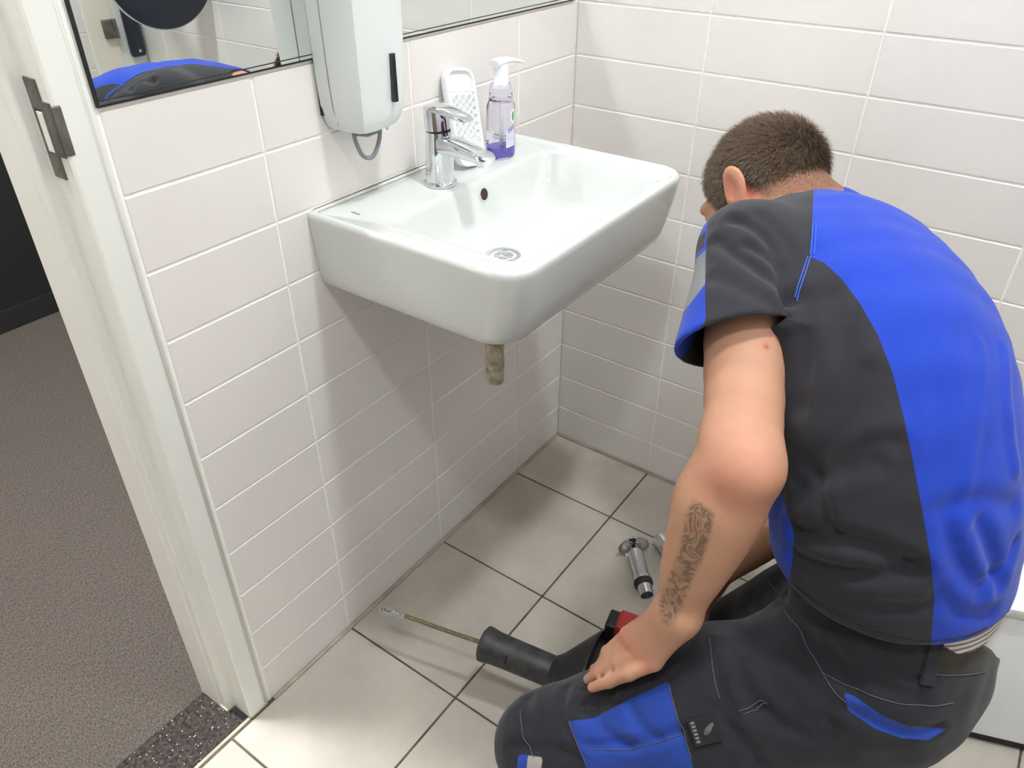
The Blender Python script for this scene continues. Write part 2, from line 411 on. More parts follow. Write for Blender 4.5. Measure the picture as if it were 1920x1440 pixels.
# flat shelf, then the bowl (deck of 10 cm at the wall, ledge at the left)
def bowl(x0, x1, yl, yr, r, z, rb): return rrect(x0, x1, SY0+yl, SY1-yr, (r, r, rb, rb), z, 8)
rings += [bowl(0.100, 0.3560, 0.048, 0.026, 0.036, 0.8858, 0.018), bowl(0.1045, 0.3520, 0.055, 0.030, 0.034, 0.8840, 0.018),
          bowl(0.1080, 0.3490, 0.062, 0.0335, 0.032, 0.8800, 0.020), bowl(0.1105, 0.3455, 0.070, 0.0375, 0.032, 0.8720, 0.024), bowl(0.1160, 0.3330, 0.098, 0.052, 0.034, 0.8450, 0.03),
          bowl(0.1210, 0.3230, 0.125, 0.066, 0.038, 0.8200, 0.034), bowl(0.1270, 0.3120, 0.145, 0.082, 0.042, 0.8080, 0.04), bowl(0.1380, 0.2960, 0.162, 0.102, 0.044, 0.8010, 0.044),
          bowl(0.1500, 0.2700, 0.178, 0.150, 0.05, 0.7975, 0.05), bowl(0.172, 0.226, 0.1955, 0.2645, 0.0265, 0.7950, 0.0265)]
obj('basin', loft(rings, True, True), M['ceramic'], sink, smooth=True, auto=50)
DR = np.array([0.199, SY0+0.2225, 0.7950])
dr = obj('drain', lathe([(0.0290, -0.001), (0.0290, 0.0012), (0.0270, 0.0022), (0.0215, 0.0012), (0.0195, -0.004), (0.0190, -0.012)], DR, (0, 0, 1), 28), M['chrome'], sink, smooth=True, auto=40)
obj('drain_plug', lathe([(0.0165, -0.006), (0.0165, 0.0008), (0.0130, 0.0030), (0.0001, 0.0036)], DR+[0, 0, 0.0005], (0, 0, 1), 24), M['chrome'], dr, smooth=True, auto=40)
obj('drain_well', lathe([(0.0188, -0.011), (0.0001, -0.0105)], DR, (0, 0, 1), 24), M['rubber'], dr)
ov = obj('overflow_hole', lathe([(0.0130, 0.0012), (0.0124, 0.0026), (0.0102, 0.0026), (0.0098, 0.0)], (0.1118, -0.4690, 0.8600), (0.97, 0, 0.22), 24), M['ceramic'], sink, smooth=True)
obj('overflow_inside', lathe([(0.0101, 0.0021), (0.0001, 0.0020)], (0.1118, -0.4690, 0.8600), (0.97, 0, 0.22), 24), noise_mat('dark_brown', rgb(58, 36, 28), rgb(30, 22, 20), 0.7, 90), ov)  # flat mottled dark brown disc filling the overflow ring
obj('maker_mark', join(box(0.0400, 0.0580, -0.7030, -0.7016, 0.8866, 0.8872), box(0.0440, 0.0450, -0.7020, -0.6985, 0.8866, 0.8872), box(0.0535, 0.0545, -0.7040, -0.7012, 0.8866, 0.8872)), M['disp_grey'], sink)
obj('wall_seal', tube(np.array([(0.001, SY0+0.003, 0.8895), (0.001, SY1-0.003, 0.8895)]), 0.0026, 8), noise_mat('white_sealant', rgb(226, 228, 224), rgb(216, 217, 210), 0.4, 30), sink, smooth=True)
# tail pipe under the basin
PX, PY = 0.193, -0.549
tp = thing('drain_tailpiece', 'short limescale-crusted drain pipe hanging under the wash basin', 'pipe', (PX, PY, 0.556))
def lime_mat():
    m = noise_mat('limescale', rgb(206, 198, 178), rgb(152, 142, 112), rough=0.7, scale=70, bump=0.6, bscale=90, detail=8, bdist=0.004)
    return m
obj('tail', lathe([(0.0120, 0.0), (0.0158, 0.0), (0.0166, 0.004), (0.0164, 0.02), (0.0170, 0.04), (0.0163, 0.06), (0.0168, 0.085)], (PX, PY, 0.556), (0, 0, 1), 28), lime_mat(), tp, smooth=True, auto=50)
obj('coupling_nut', lathe([(0.0172, 0.083), (0.0186, 0.085), (0.0186, 0.105), (0.0172, 0.108), (0.0170, 0.16), (0.021, 0.165), (0.021, 0.213)], (PX, PY, 0.556), (0, 0, 1), 12), M['steel'], tp)

# ------------------------------------------------------------------ tap
TX, TYY = 0.070, -0.528
tap = thing('basin_mixer_tap', 'chrome single-lever mixer tap on the basin deck', 'tap', (TX, TYY, 0.8865))
obj('base_ring', lathe([(0.0262, 0), (0.0268, 0.002), (0.0262, 0.006), (0.0240, 0.008)], (TX, TYY, 0.8868), (0, 0, 1), 36), M['chrome'], tap, smooth=True, auto=40)
body = [(0.0236, 0.006), (0.0236, 0.010), (0.0228, 0.03), (0.0214, 0.06), (0.0203, 0.083), (0.0200, 0.086)]
obj('body', lathe(body, (TX, TYY, 0.8868), (0, 0, 1), 40), M['chrome'], tap, smooth=True, auto=40)
def slab(path, wid, thk, n=20):
    """flat rounded bar: path of centres in the x-z plane with width along y"""
    rs = []
    path = np.asarray(path, float)
    for i, p in enumerate(path):
        d = path[min(i+1, len(path)-1)]-path[max(i-1, 0)]; d /= np.linalg.norm(d)
        nrm = np.cross(np.array([0, 1.0, 0]), d)
        th = np.linspace(0, 2*math.pi, n, endpoint=False)
        c, s = np.cos(th), np.sin(th)
        c = np.sign(c)*np.abs(c)**0.55; s = np.sign(s)*np.abs(s)**0.55
        rs.append(p+wid[i]/2*c[:, None]*np.array([0, 1.0, 0])+thk[i]/2*s[:, None]*nrm)
    return loft(rs)
z0 = 0.8868
sp_path = [(TX-0.006, TYY, z0+0.066), (TX+0.012, TYY, z0+0.068), (TX+0.035, TYY, z0+0.0665), (TX+0.06, TYY, z0+0.0635), (TX+0.082, TYY, z0+0.0605), (TX+0.096, TYY, z0+0.0580), (TX+0.102, TYY, z0+0.0565)]
obj('spout', slab(sp_path, [0.034, 0.038, 0.037, 0.036, 0.035, 0.034, 0.026], [0.030, 0.030, 0.025, 0.021, 0.018, 0.017, 0.011]), M['chrome'], tap, smooth=True, auto=55)
obj('aerator', lathe([(0.0098, 0.0), (0.0105, 0.001), (0.0105, 0.010)], (TX+0.088, TYY, z0+0.0455), (0, 0, 1), 24), M['chrome'], tap, smooth=True, auto=40)
obj('joint_ring', lathe([(0.0196, 0.0), (0.0196, 0.003)], (TX, TYY, z0+0.0855), (0, 0, 1), 36), M['rubber'], tap)
hd = obj('handle', lathe([(0.0203, 0.0), (0.0203, 0.012), (0.0196, 0.030), (0.0180, 0.0345), (0.0140, 0.0365), (0.0001, 0.0372)], (TX-0.001, TYY, z0+0.0882), (-0.09, 0, 1), 40), M['chrome'], tap, smooth=True, auto=45)
lv = [(TX-0.016, TYY, z0+0.1200), (TX+0.004, TYY, z0+0.1215), (TX+0.022, TYY, z0+0.1195), (TX+0.040, TYY, z0+0.1160), (TX+0.056, TYY, z0+0.1125), (TX+0.062, TYY, z0+0.1110)]
obj('lever', slab(lv, [0.030, 0.036, 0.034, 0.031, 0.028, 0.022], [0.008, 0.012, 0.011, 0.009, 0.007, 0.004]), M['chrome'], hd, smooth=True, auto=50)
obj('temperature_dot', lathe([(0.0022, 0), (0.0001, 0.0008)], (TX+0.0222, TYY-0.0005, z0+0.038), (1, -0.15, 0.0), 12), M['white_plastic'], tap)

# ------------------------------------------------------------------ white ribbed tray leaning on the wall
tray = thing('soap_tray', 'white plastic lattice soap tray leaning on the wall behind the tap', 'tray', (0.05, -0.43, 0.8868))
tb = np.array([0.0660, -0.4360, 0.8900]); tt = np.array([0.0170, -0.4080, 1.0400])
td = tt-tb; tl = np.linalg.norm(td); td /= tl
tw = np.array([0.10, 0.98, 0.0]); tw -= td*(tw@td); tw /= np.linalg.norm(tw); tn = np.cross(tw, td)
if tn[0] < 0: tn = -tn
def tray_ring(hw, l0, l1, r, h):
    q = rrect(-hw, hw, l0, l1, r, 0, 5)
    return tb + q[:, 0:1]*tw + q[:, 1:2]*td + h*tn
W2 = 0.0325
obj('shell', loft([tray_ring(W2-0.004, 0.006, tl-0.004, 0.016, -0.016), tray_ring(W2-0.001, 0.003, tl-0.001, 0.018, -0.012), tray_ring(W2, 0.0, tl, 0.02, 0.0),
                   tray_ring(W2-0.001, 0.001, tl-0.001, 0.019, 0.0025), tray_ring(W2-0.005, 0.005, tl-0.005, 0.016, 0.0025), tray_ring(W2-0.006, 0.006, tl-0.006, 0.015, -0.004)]), M['white_plastic'], tray, smooth=True, auto=40)
for s in (0.044, 0.122):
    obj('rim_line', tube(np.array([tb-(W2-0.005)*tw+s*td+0.0025*tn, tb+(W2-0.005)*tw+s*td+0.0025*tn]), 0.0012, 6), M['white_plastic'], tray)
L0, L1, HW = 0.046, 0.120, W2-0.0055
for s in (-1, 1):
    for k in range(-4, 9):
        c0 = L0+k*0.0125
        pts = []
        for u in np.linspace(-HW, HW, 40):
            l = c0+(u*s+HW)*0.85
            if L0 <= l <= L1: pts.append(tb+u*tw+l*td+0.0012*tn)
        if len(pts) > 3:
            obj('lattice_bar', tube(np.array([pts[0], pts[-1]]), 0.0013, 6), M['white_plastic'], tray)

# ------------------------------------------------------------------ pump bottle
BX, BY, BZ = 0.0640, -0.3520, 0.8868
bt = thing('soap_pump_bottle', 'clear pump bottle with a little violet liquid soap on the basin deck', 'bottle', (BX, BY, BZ))
def glassy(name, col, rough=0.03, ior=1.45, alpha_tr=1.0):
    m, nt, b = new_mat(name)
    b.inputs['Base Color'].default_value = col; b.inputs['Roughness'].default_value = rough
    b.inputs['Transmission Weight'].default_value = alpha_tr; b.inputs['IOR'].default_value = ior
    return m
M['clear'] = glassy('clear_violet_plastic', (0.88, 0.87, 0.97, 1), 0.05, 1.12)
M['liquid'] = glassy('violet_soap', (0.30, 0.27, 0.74, 1), 0.05, 1.2, 0.55)
def oval(a, b, z, n=36, p=0.85):
    th = np.linspace(0, 2*math.pi, n, endpoint=False); c, s = np.cos(th), np.sin(th)
    c = np.sign(c)*np.abs(c)**p; s = np.sign(s)*np.abs(s)**p
    return np.stack([BX+a*c, BY+b*s, np.full(n, BZ+z)], 1)
prof = [(0.0195, 0.0250, 0.0), (0.0215, 0.0272, 0.003), (0.0220, 0.0280, 0.010), (0.0218, 0.0276, 0.06), (0.0212, 0.0268, 0.088), (0.0195, 0.0235, 0.094), (0.0185, 0.0205, 0.097)]
obj('bottle', loft([oval(*q) for q in prof]), M['clear'], bt, smooth=True, auto=60)
obj('soap', loft([oval(a-0.0018, b-0.0018, z) for a, b, z in [(0.0195, 0.0250, 0.002), (0.0215, 0.0272, 0.005), (0.0220, 0.0280, 0.010), (0.0219, 0.0279, 0.019)]]), M['liquid'], bt, smooth=True, auto=60)
obj('dip_tube', tube(np.array([(BX, BY, BZ+0.006), (BX, BY, BZ+0.096)]), 0.0030, 10), M['disp'], bt, smooth=True)
obj('neck_ring', join(lathe([(0.0188, 0.095), (0.0205, 0.097), (0.0205, 0.104), (0.0193, 0.106), (0.0205, 0.108), (0.0205, 0.114), (0.0185, 0.120), (0.0160, 0.124)], (BX, BY, BZ), (0, 0, 1), 32)), M['clear'], bt, smooth=True, auto=40)
hp = obj('pump_head', lathe([(0.0150, 0.118), (0.0148, 0.122), (0.0132, 0.125), (0.0128, 0.1555), (0.0001, 0.1560)], (BX, BY, BZ), (0, 0, 1), 30), M['white_plastic'], bt, smooth=True, auto=40)
noz = [(BX-0.002, BY-0.016, BZ+0.1570), (BX, BY, BZ+0.1600), (BX+0.004, BY+0.018, BZ+0.1595), (BX+0.009, BY+0.036, BZ+0.1560), (BX+0.012, BY+0.048, BZ+0.1520)]
obj('nozzle', tube(spline(noz, 14), np.interp(np.linspace(0, 1, 14), [0, 0.3, 0.6, 1], [0.0120, 0.0110, 0.0070, 0.0042]), 14, flat=0.55), M['white_plastic'], hp, smooth=True, auto=60)
M['label'] = noise_mat('label_print', rgb(206, 205, 226), rgb(224, 223, 238), rough=0.4, scale=45)
M['green'] = noise_mat('green_print', rgb(70, 140, 96), rgb(96, 160, 112), rough=0.4, scale=120)
def on_oval(th, z, off=0.0006):
    c, s = math.cos(th), math.sin(th); c = math.copysign(abs(c)**0.85, c); s = math.copysign(abs(s)**0.85, s)
    return np.array([BX+(0.0216+off)*c, BY+(0.0274+off)*s, BZ+z])
def patch(t0, t1, za, zb, nt_=10, nz=6, off=0.0006, ell=False):
    V, Fc = [], []
    for i in range(nt_+1):
        for j in range(nz+1):
            u, v = i/nt_*2-1, j/nz*2-1
            if ell: u, v = u*math.sqrt(max(0, 1-v*v/2)), v*math.sqrt(max(0, 1-u*u/2))
            V.append(on_oval((t0+t1)/2+(t1-t0)/2*u, (za+zb)/2+(zb-za)/2*v, off))
    for i in range(nt_):
        for j in range(nz):
            a = i*(nz+1)+j; Fc.append((a, a+nz+1, a+nz+2, a+1))
    return np.array(V), Fc
obj('label', patch(-0.42, 0.38, 0.020, 0.050), M['label'], bt, smooth=True)
obj('logo_ring', patch(-0.06, 0.34, 0.060, 0.084, ell=True, off=0.0006), M['white_plastic'], bt, smooth=True)
obj('logo', patch(0.02, 0.26, 0.064, 0.080, ell=True, off=0.0009), M['green'], bt, smooth=True)
M['violet'] = noise_mat('violet_print', rgb(126, 118, 190), rgb(140, 132, 200), rough=0.4, scale=60)
for k in range(3):
    obj('label_lettering', patch(-0.25+0.17*k, -0.13+0.17*k, 0.044+0.002*k, 0.054+0.002*k, 4, 3, off=0.0010, ell=True), M['violet'], bt, smooth=True)

# ------------------------------------------------------------------ wall dispenser
DY0, DY1, DZ0, DZ1 = -0.7060, -0.5960, 1.000, 1.290
dp = thing('wall_dispenser', 'pale grey wall dispenser with a black sight window and a grey loop', 'dispenser', (0.0, (DY0+DY1)/2, DZ0))
def disp_ring(z, dpt, iy, r):
    # outline seen from above: back on the wall, sharp front-left ridge, softly bowed front, round right corner
    y0, y1 = DY0+iy, DY1-iy*0.8
    pts = [(0.004, y0), (0.020, y0-0.0006), (0.036, y0-0.0006), (0.055, y0+0.0015), (dpt*0.88, y0+0.0052), (dpt*0.955, y0+0.0075)]
    for t in np.linspace(0, 1, 9)[1:]:
        pts.append((dpt*(0.965+0.035*math.sin(math.pi*min(1, t*1.0))), y0+0.0095+(y1-y0-0.030)*t))
    for a in np.linspace(0, 90, 8)[1:]:
        a = math.radians(a); pts.append((dpt*0.965-0.026+0.026*math.cos(a), y1-0.0205+0.0205*math.sin(a)))
    pts += [(0.030, y1), (0.004, y1)]
    return np.array([(x, y, z) for x, y in pts])
zs = [DZ0, DZ0+0.0015, DZ0+0.005, DZ0+0.011, DZ0+0.021, DZ0+0.036, DZ0+0.06, DZ0+0.10, DZ0+0.16, DZ1]
dd = [0.062, 0.066, 0.0715, 0.076, 0.0800, 0.0830, 0.0850, 0.0865, 0.0880, 0.0890]
ii = [0.024, 0.019, 0.0135, 0.0090, 0.0055, 0.0030, 0.0012, 0.0, -0.001, -0.002]
obj('cover', loft([disp_ring(z, d, i, 0) for z, d, i in zip(zs, dd, ii)]), M['disp'], dp, smooth=True, auto=24)
obj('back_plate', bevel_box(0.0, 0.007, DY0+0.003, DY1-0.003, DZ0+0.022, DZ1, 0.002, 2), M['rubber'], dp)
obj('side_seam', tube(np.array([(0.030, DY0+0.0166, DZ0+0.0035), (0.0300, DY0+0.0078, DZ0+0.013), (0.0300, DY0+0.0022, DZ0+0.036), (0.030, DY0-0.0004, DZ0+0.07), (0.030, DY0-0.0016, DZ0+0.14), (0.030, DY0-0.0028, DZ1-0.01)]), 0.0007, 6), M['disp_grey'], dp)
obj('sight_window', box(0.0840, 0.0910, -0.6420, -0.6350, 1.0420, 1.1060), M['dark_glass'], dp)
loop = spline([(0.040, -0.6800, 1.000), (0.042, -0.6790, 0.985), (0.046, -0.6730, 0.966), (0.052, -0.6640, 0.961), (0.056, -0.6560, 0.968), (0.058, -0.6480, 0.984), (0.058, -0.6440, 1.000)], 30)
obj('pull_loop', tube(loop, 0.0033, 10, flat=0.8), M['disp_grey'], dp, smooth=True)
obj('loop_strap', tube(np.array([(0.041, -0.679, 0.9985), (0.050, -0.662, 0.9940), (0.058, -0.645, 0.9985)]), 0.0032, 8), M['disp_grey'], dp, smooth=True)
obj('bottom_tab', bevel_box(0.050, 0.056, -0.6250, -0.6220, 0.9930, 1.0020, 0.0006, 1), M['disp'], dp)
# ------------------------------------------------------------------ organic surfaces: smooth unions of tapered capsules, meshed with surface nets
def pt(u, v, d):
    """point seen at pixel (u, v) of the photograph at depth d"""
    return CAM + d*(FWD + (u-960)/F_PX*RIGHT + (720-v)/F_PX*UP)
def V3(*a): return np.array(a, float)
def unit(v): v = np.asarray(v, float); return v/np.linalg.norm(v)
class Cap:
    """tapered capsule with an elliptical section: radius rw along w, rt across it"""
    def __init__(s, a, b, ra, rb, w=(0, 0, 1), k=0.02, neg=False):
        s.a, s.b = np.asarray(a, float), np.asarray(b, float)
        s.ra = (ra, ra) if np.isscalar(ra) else ra
        s.rb = (rb, rb) if np.isscalar(rb) else rb
        s.k, s.neg = k, neg
        d = s.b-s.a; s.L = max(np.linalg.norm(d), 1e-6); s.d = d/s.L if s.L > 1e-5 else V3(0, 0, 1)
        w = np.asarray(w, float); w = w-s.d*(w@s.d)
        if np.linalg.norm(w) < 1e-4:
            w = np.cross(s.d, V3(1, 0, 0)) if abs(s.d[0]) < 0.9 else np.cross(s.d, V3(0, 1, 0))
        s.w = unit(w); s.n = np.cross(s.d, s.w)
    def bounds(s):
        r = max(s.ra+s.rb)+s.k
        return np.minimum(s.a, s.b)-r, np.maximum(s.a, s.b)+r
    def ev(s, p):
        q = p-s.a
        l = q@s.d
        t = np.clip(l/s.L, 0, 1)
        rw = s.ra[0]+(s.rb[0]-s.ra[0])*t; rt = s.ra[1]+(s.rb[1]-s.ra[1])*t
        rm = np.minimum(rw, rt)
        e = np.sqrt(((q@s.w)/rw)**2+((q@s.n)/rt)**2+((l-t*s.L)/rm)**2)
        return (e-1)*rm
def Ell(c, ax, ay, az, rx, ry, rz, k=0.02, neg=False):
    o = Cap(c, c, 1, 1, k=k, neg=neg)
    A = np.stack([unit(ax)/rx, unit(ay)/ry, unit(az)/rz]); rm = min(rx, ry, rz); R_ = max(rx, ry, rz)
    o.bounds = lambda: (np.asarray(c)-R_-k, np.asarray(c)+R_+k)
    def ev(p):
        e = np.sqrt((((p-np.asarray(c))@A.T)**2).sum(-1)); return (e-1)*rm
    o.ev = ev
    return o
def smin(a, b, k):
    h = np.clip(0.5+0.5*(b-a)/k, 0, 1)
    return b*(1-h)+a*h-k*h*(1-h)
def sdf(prims, p):
    """smooth union; each primitive is only evaluated inside its own box"""
    d = np.full(len(p), 1.0)
    for c in prims:
        lo, hi = c.bounds(); lo = lo-0.03; hi = hi+0.03
        m = np.nonzero(np.all((p > lo) & (p < hi), axis=1))[0]
        if len(m) == 0: continue
        e = c.ev(p[m])
        d[m] = -smin(-d[m], e, c.k) if c.neg else smin(d[m], e, c.k)
    return d
def surf(prims, h, pad=0.012, smooth=2, B=14):
    """surface nets on a grid that is only refined in blocks near the surface"""
    lo = np.min([c.bounds()[0] for c in prims if not c.neg], 0)-pad; hi = np.max([c.bounds()[1] for c in prims if not c.neg], 0)+pad
    nb = np.ceil((hi-lo)/(h*B)).astype(int)
    n = nb*B
    ax = [lo[i]+h*np.arange(n[i]) for i in range(3)]
    val = np.full(n, 1.0, np.float32)
    cb = np.stack(np.meshgrid(*[np.arange(q) for q in nb], indexing='ij'), -1).reshape(-1, 3)
    dc = sdf(prims, lo+h*(cb*B+(B-1)/2.0))
    half = h*B*0.5*1.75*1.35+0.012
    loc = np.stack(np.meshgrid(*[np.arange(B)]*3, indexing='ij'), -1).reshape(-1, 3)
    near = cb[np.abs(dc) < half]
    for (i, j, k), d in zip(cb, dc):
        if d <= -half: val[i*B:(i+1)*B, j*B:(j+1)*B, k*B:(k+1)*B] = -1
    bl = np.array([c.bounds()[0] for c in prims])-0.03; bh = np.array([c.bounds()[1] for c in prims])+0.03
    for (i, j, k) in near:
        g = lo+h*(np.array((i, j, k))*B+loc)
        sel = np.nonzero(np.all((bl < g[-1]) & (bh > g[0]), axis=1))[0]
        d = np.full(len(g), 1.0)
        for q in sel:
            c = prims[q]; e = c.ev(g)
            d = -smin(-d, e, c.k) if c.neg else smin(d, e, c.k)
        val[i*B:(i+1)*B, j*B:(j+1)*B, k*B:(k+1)*B] = d.reshape(B, B, B)
    val[0] = val[-1] = 1; val[:, 0] = val[:, -1] = 1; val[:, :, 0] = val[:, :, -1] = 1
    return nets(val, lo, h, smooth)
def hit(prims, u, v, d0=0.6, d1=1.9):
    """where the line of sight through a pixel meets the volume"""
    r = pt(u, v, 1.0)-CAM
    ds = np.arange(d0, d1, 0.003)
    f = sdf(prims, CAM+ds[:, None]*r)
    i = np.nonzero(f < 0)[0]
    if len(i) == 0: return None
    i = i[0]; t = ds[i] if i == 0 else ds[i-1]+0.003*f[i-1]/(f[i-1]-f[i])
    return CAM+t*r
def pix(V):
    q = V-CAM; z = q@FWD
    return np.stack([960+F_PX*(q@RIGHT)/z, 720-F_PX*(q@UP)/z], 1)
def poly_sd(p, poly):
    """signed distance to a closed polygon, positive inside"""
    poly = np.asarray(poly, float); n = len(poly)
    d = np.full(len(p), 1e9); ins = np.zeros(len(p), bool)
    for i in range(n):
        a, b = poly[i], poly[(i+1) % n]
        e = b-a; w = p-a
        t = np.clip((w@e)/(e@e), 0, 1)
        d = np.minimum(d, np.linalg.norm(w-t[:, None]*e, axis=1))
        c = (a[1] > p[:, 1]) != (b[1] > p[:, 1])
        with np.errstate(divide='ignore', invalid='ignore'):
            xi = (b[0]-a[0])*(p[:, 1]-a[1])/(b[1]-a[1])+a[0]
        ins ^= c & (p[:, 0] < xi)
    return np.where(ins, d, -d)
def seg_dist(V, line):
    d = np.full(len(V), 1e9)
    for a, b in zip(line[:-1], line[1:]):
        e = b-a; w = V-a; t = np.clip((w@e)/max(e@e, 1e-12), 0, 1)
        d = np.minimum(d, np.linalg.norm(w-t[:, None]*e, axis=1))
    return d
def nets(val, lo, h, smooth=2):
    s = val < 0
    nx, ny, nz = [q-1 for q in val.shape]
    cnt = np.zeros((nx, ny, nz), np.int32)
    for dx in (0, 1):
        for dy in (0, 1):
            for dz in (0, 1): cnt += s[dx:dx+nx, dy:dy+ny, dz:dz+nz]
    act = (cnt > 0) & (cnt < 8)
    idx = -np.ones(act.shape, np.int64); ci = np.argwhere(act); idx[act] = np.arange(len(ci))
    acc = np.zeros((len(ci), 3)); num = np.zeros(len(ci))
    cor = [(a, b, c) for a in (0, 1) for b in (0, 1) for c in (0, 1)]
    for i in range(8):
        for j in range(i+1, 8):
            A, B = np.array(cor[i]), np.array(cor[j])
            if np.abs(A-B).sum() != 1: continue
            va = val[tuple((ci+A).T)]; vb = val[tuple((ci+B).T)]
            m = (va < 0) != (vb < 0)
            t = (va[m]/(va[m]-vb[m]))[:, None]
            acc[m] += A+(B-A)*t; num[m] += 1
    V = lo+h*(ci+acc/num[:, None])
    Q = []
    for ax in range(3):
        sl0 = [slice(None)]*3; sl1 = [slice(None)]*3
        sl0[ax] = slice(0, -1); sl1[ax] = slice(1, None)
        a, b = s[tuple(sl0)], s[tuple(sl1)]
        e = np.argwhere(a != b)
        o1, o2 = (ax+1) % 3, (ax+2) % 3
        e = e[(e[:, o1] > 0) & (e[:, o2] > 0) & (e[:, o1] < val.shape[o1]-1) & (e[:, o2] < val.shape[o2]-1)]
        u = np.zeros(3, int); u[o1] = 1; w = np.zeros(3, int); w[o2] = 1
        q = np.stack([idx[tuple((e-u-w).T)], idx[tuple((e-w).T)], idx[tuple(e.T)], idx[tuple((e-u).T)]], 1)
        flip = ~a[tuple(e.T)]
        q[flip] = q[flip][:, ::-1]
        Q.append(q)
    Q = np.vstack(Q)
    for _ in range(smooth):
        acc = np.zeros_like(V); n = np.zeros(len(V))
        for k in range(4):
            i, j = Q[:, k], Q[:, (k+1) % 4]
            np.add.at(acc, i, V[j]); np.add.at(n, i, 1); np.add.at(acc, j, V[i]); np.add.at(n, j, 1)
        V = 0.5*V+0.5*acc/np.maximum(n, 1)[:, None]
    return V, Q
def vnormals(V, Q):
    nrm = np.cross(V[Q[:, 2]]-V[Q[:, 0]], V[Q[:, 3]]-V[Q[:, 1]])
    out = np.zeros_like(V)
    for k in range(4): np.add.at(out, Q[:, k], nrm)
    return out/np.maximum(np.linalg.norm(out, axis=1), 1e-12)[:, None]
def chain(secs, w, k=0.05):
    """secs = [(centre, rw, rt)]"""
    return [Cap(secs[i][0], secs[i+1][0], secs[i][1:], secs[i+1][1:], w, k) for i in range(len(secs)-1)]
def chain_s(secs, w, k=0.004, n=14):
    """the same through a smooth curve of sections"""
    A = np.array([list(c)+[a, b] for c, a, b in secs])
    m = len(A); out = []
    for t in np.linspace(0, m-1-1e-9, n):
        i = int(t); u = t-i
        p0, p1, p2, p3 = A[max(i-1, 0)], A[i], A[min(i+1, m-1)], A[min(i+2, m-1)]
        out.append(0.5*((2*p1)+(-p0+p2)*u+(2*p0-5*p1+4*p2-p3)*u*u+(-p0+3*p1-3*p2+p3)*u**3))
    return chain([(q[:3], q[3], q[4]) for q in out], w, k)
def obox(c, ex, ey, ez, hx, hy, hz, bev=0.004):
    v, f = bevel_box(-hx, hx, -hy, hy, -hz, hz, bev, 2)
    return c+v[:, 0:1]*ex+v[:, 1:2]*ey+v[:, 2:3]*ez, f
# ------------------------------------------------------------------ the crouching man: joints
# modelled a little over life size, set to size and place by his root at the end
FIG = 0.88; FIG_T = np.array([0.1044, -0.1749, 0.1588]); GROUND = -FIG_T[2]/FIG
def nearer(p, k): return CAM+k*(np.asarray(p, float)-CAM)
LAT = unit(V3(-0.16, -0.98, 0.05))                     # towards his left
C7 = nearer(V3(0.585, -0.315, 0.895), 1.085)
SH_L = pt(1402, 470, 1.085); SH_R = nearer(V3(0.610, -0.180, 0.825), 1.05)
EL_L = pt(1392, 862, 0.950); WR_L = pt(1270, 1150, 1.060)
EL_R = pt(1570, 890, 1.250); WR_R = pt(1325, 1090, 1.370)
HIP_L = nearer(V3(0.885, -0.600, 0.335), 0.97); HIP_R = nearer(V3(0.895, -0.385, 0.300), 0.97)
KN_L = V3(0.510, -0.846, 0.116); KN_R = V3(0.665, -0.480, 0.095)
AN_L = V3(0.855, -0.600, -0.060); AN_R = V3(0.915, -0.400, -0.060)
TORSO = [(V3(0.895, -0.495, 0.30), 0.172, 0.130), (V3(0.893, -0.478, 0.44), 0.163, 0.122), (V3(0.850, -0.437, 0.600), 0.172, 0.130),
         (V3(0.770, -0.384, 0.734), 0.176, 0.122), (V3(0.683, -0.338, 0.832), 0.160, 0.092), (V3(0.620, -0.318, 0.876), 0.090, 0.068)]
TK = [0.97, 0.95, 0.935, 0.955, 1.02, 1.07]
TORSO = [(nearer(c, k), a*k, b*k) for (c, a, b), k in zip(TORSO, TK)]
HEADC = pt(1428, 351, 1.380); HS = 1.196
HL = unit(V3(-0.21, -0.93, 0.28)); HF = unit(V3(-0.58, 0.33, -0.74)); HF = unit(HF-HL*(HF@HL)); HU = np.cross(HF, HL)
if HU[2] < 0: HU = -HU
def lerp(a, b, t): return a+(b-a)*t
class Cut:
    """a primitive trimmed by a plane (everything on the +n side is removed)"""
    def __init__(s, prim, c, n): s.p, s.c, s.n, s.k, s.neg = prim, c, unit(n), prim.k, prim.neg
    def bounds(s): return s.p.bounds()
    def ev(s, p): return np.maximum(s.p.ev(p), (p-s.c)@s.n)
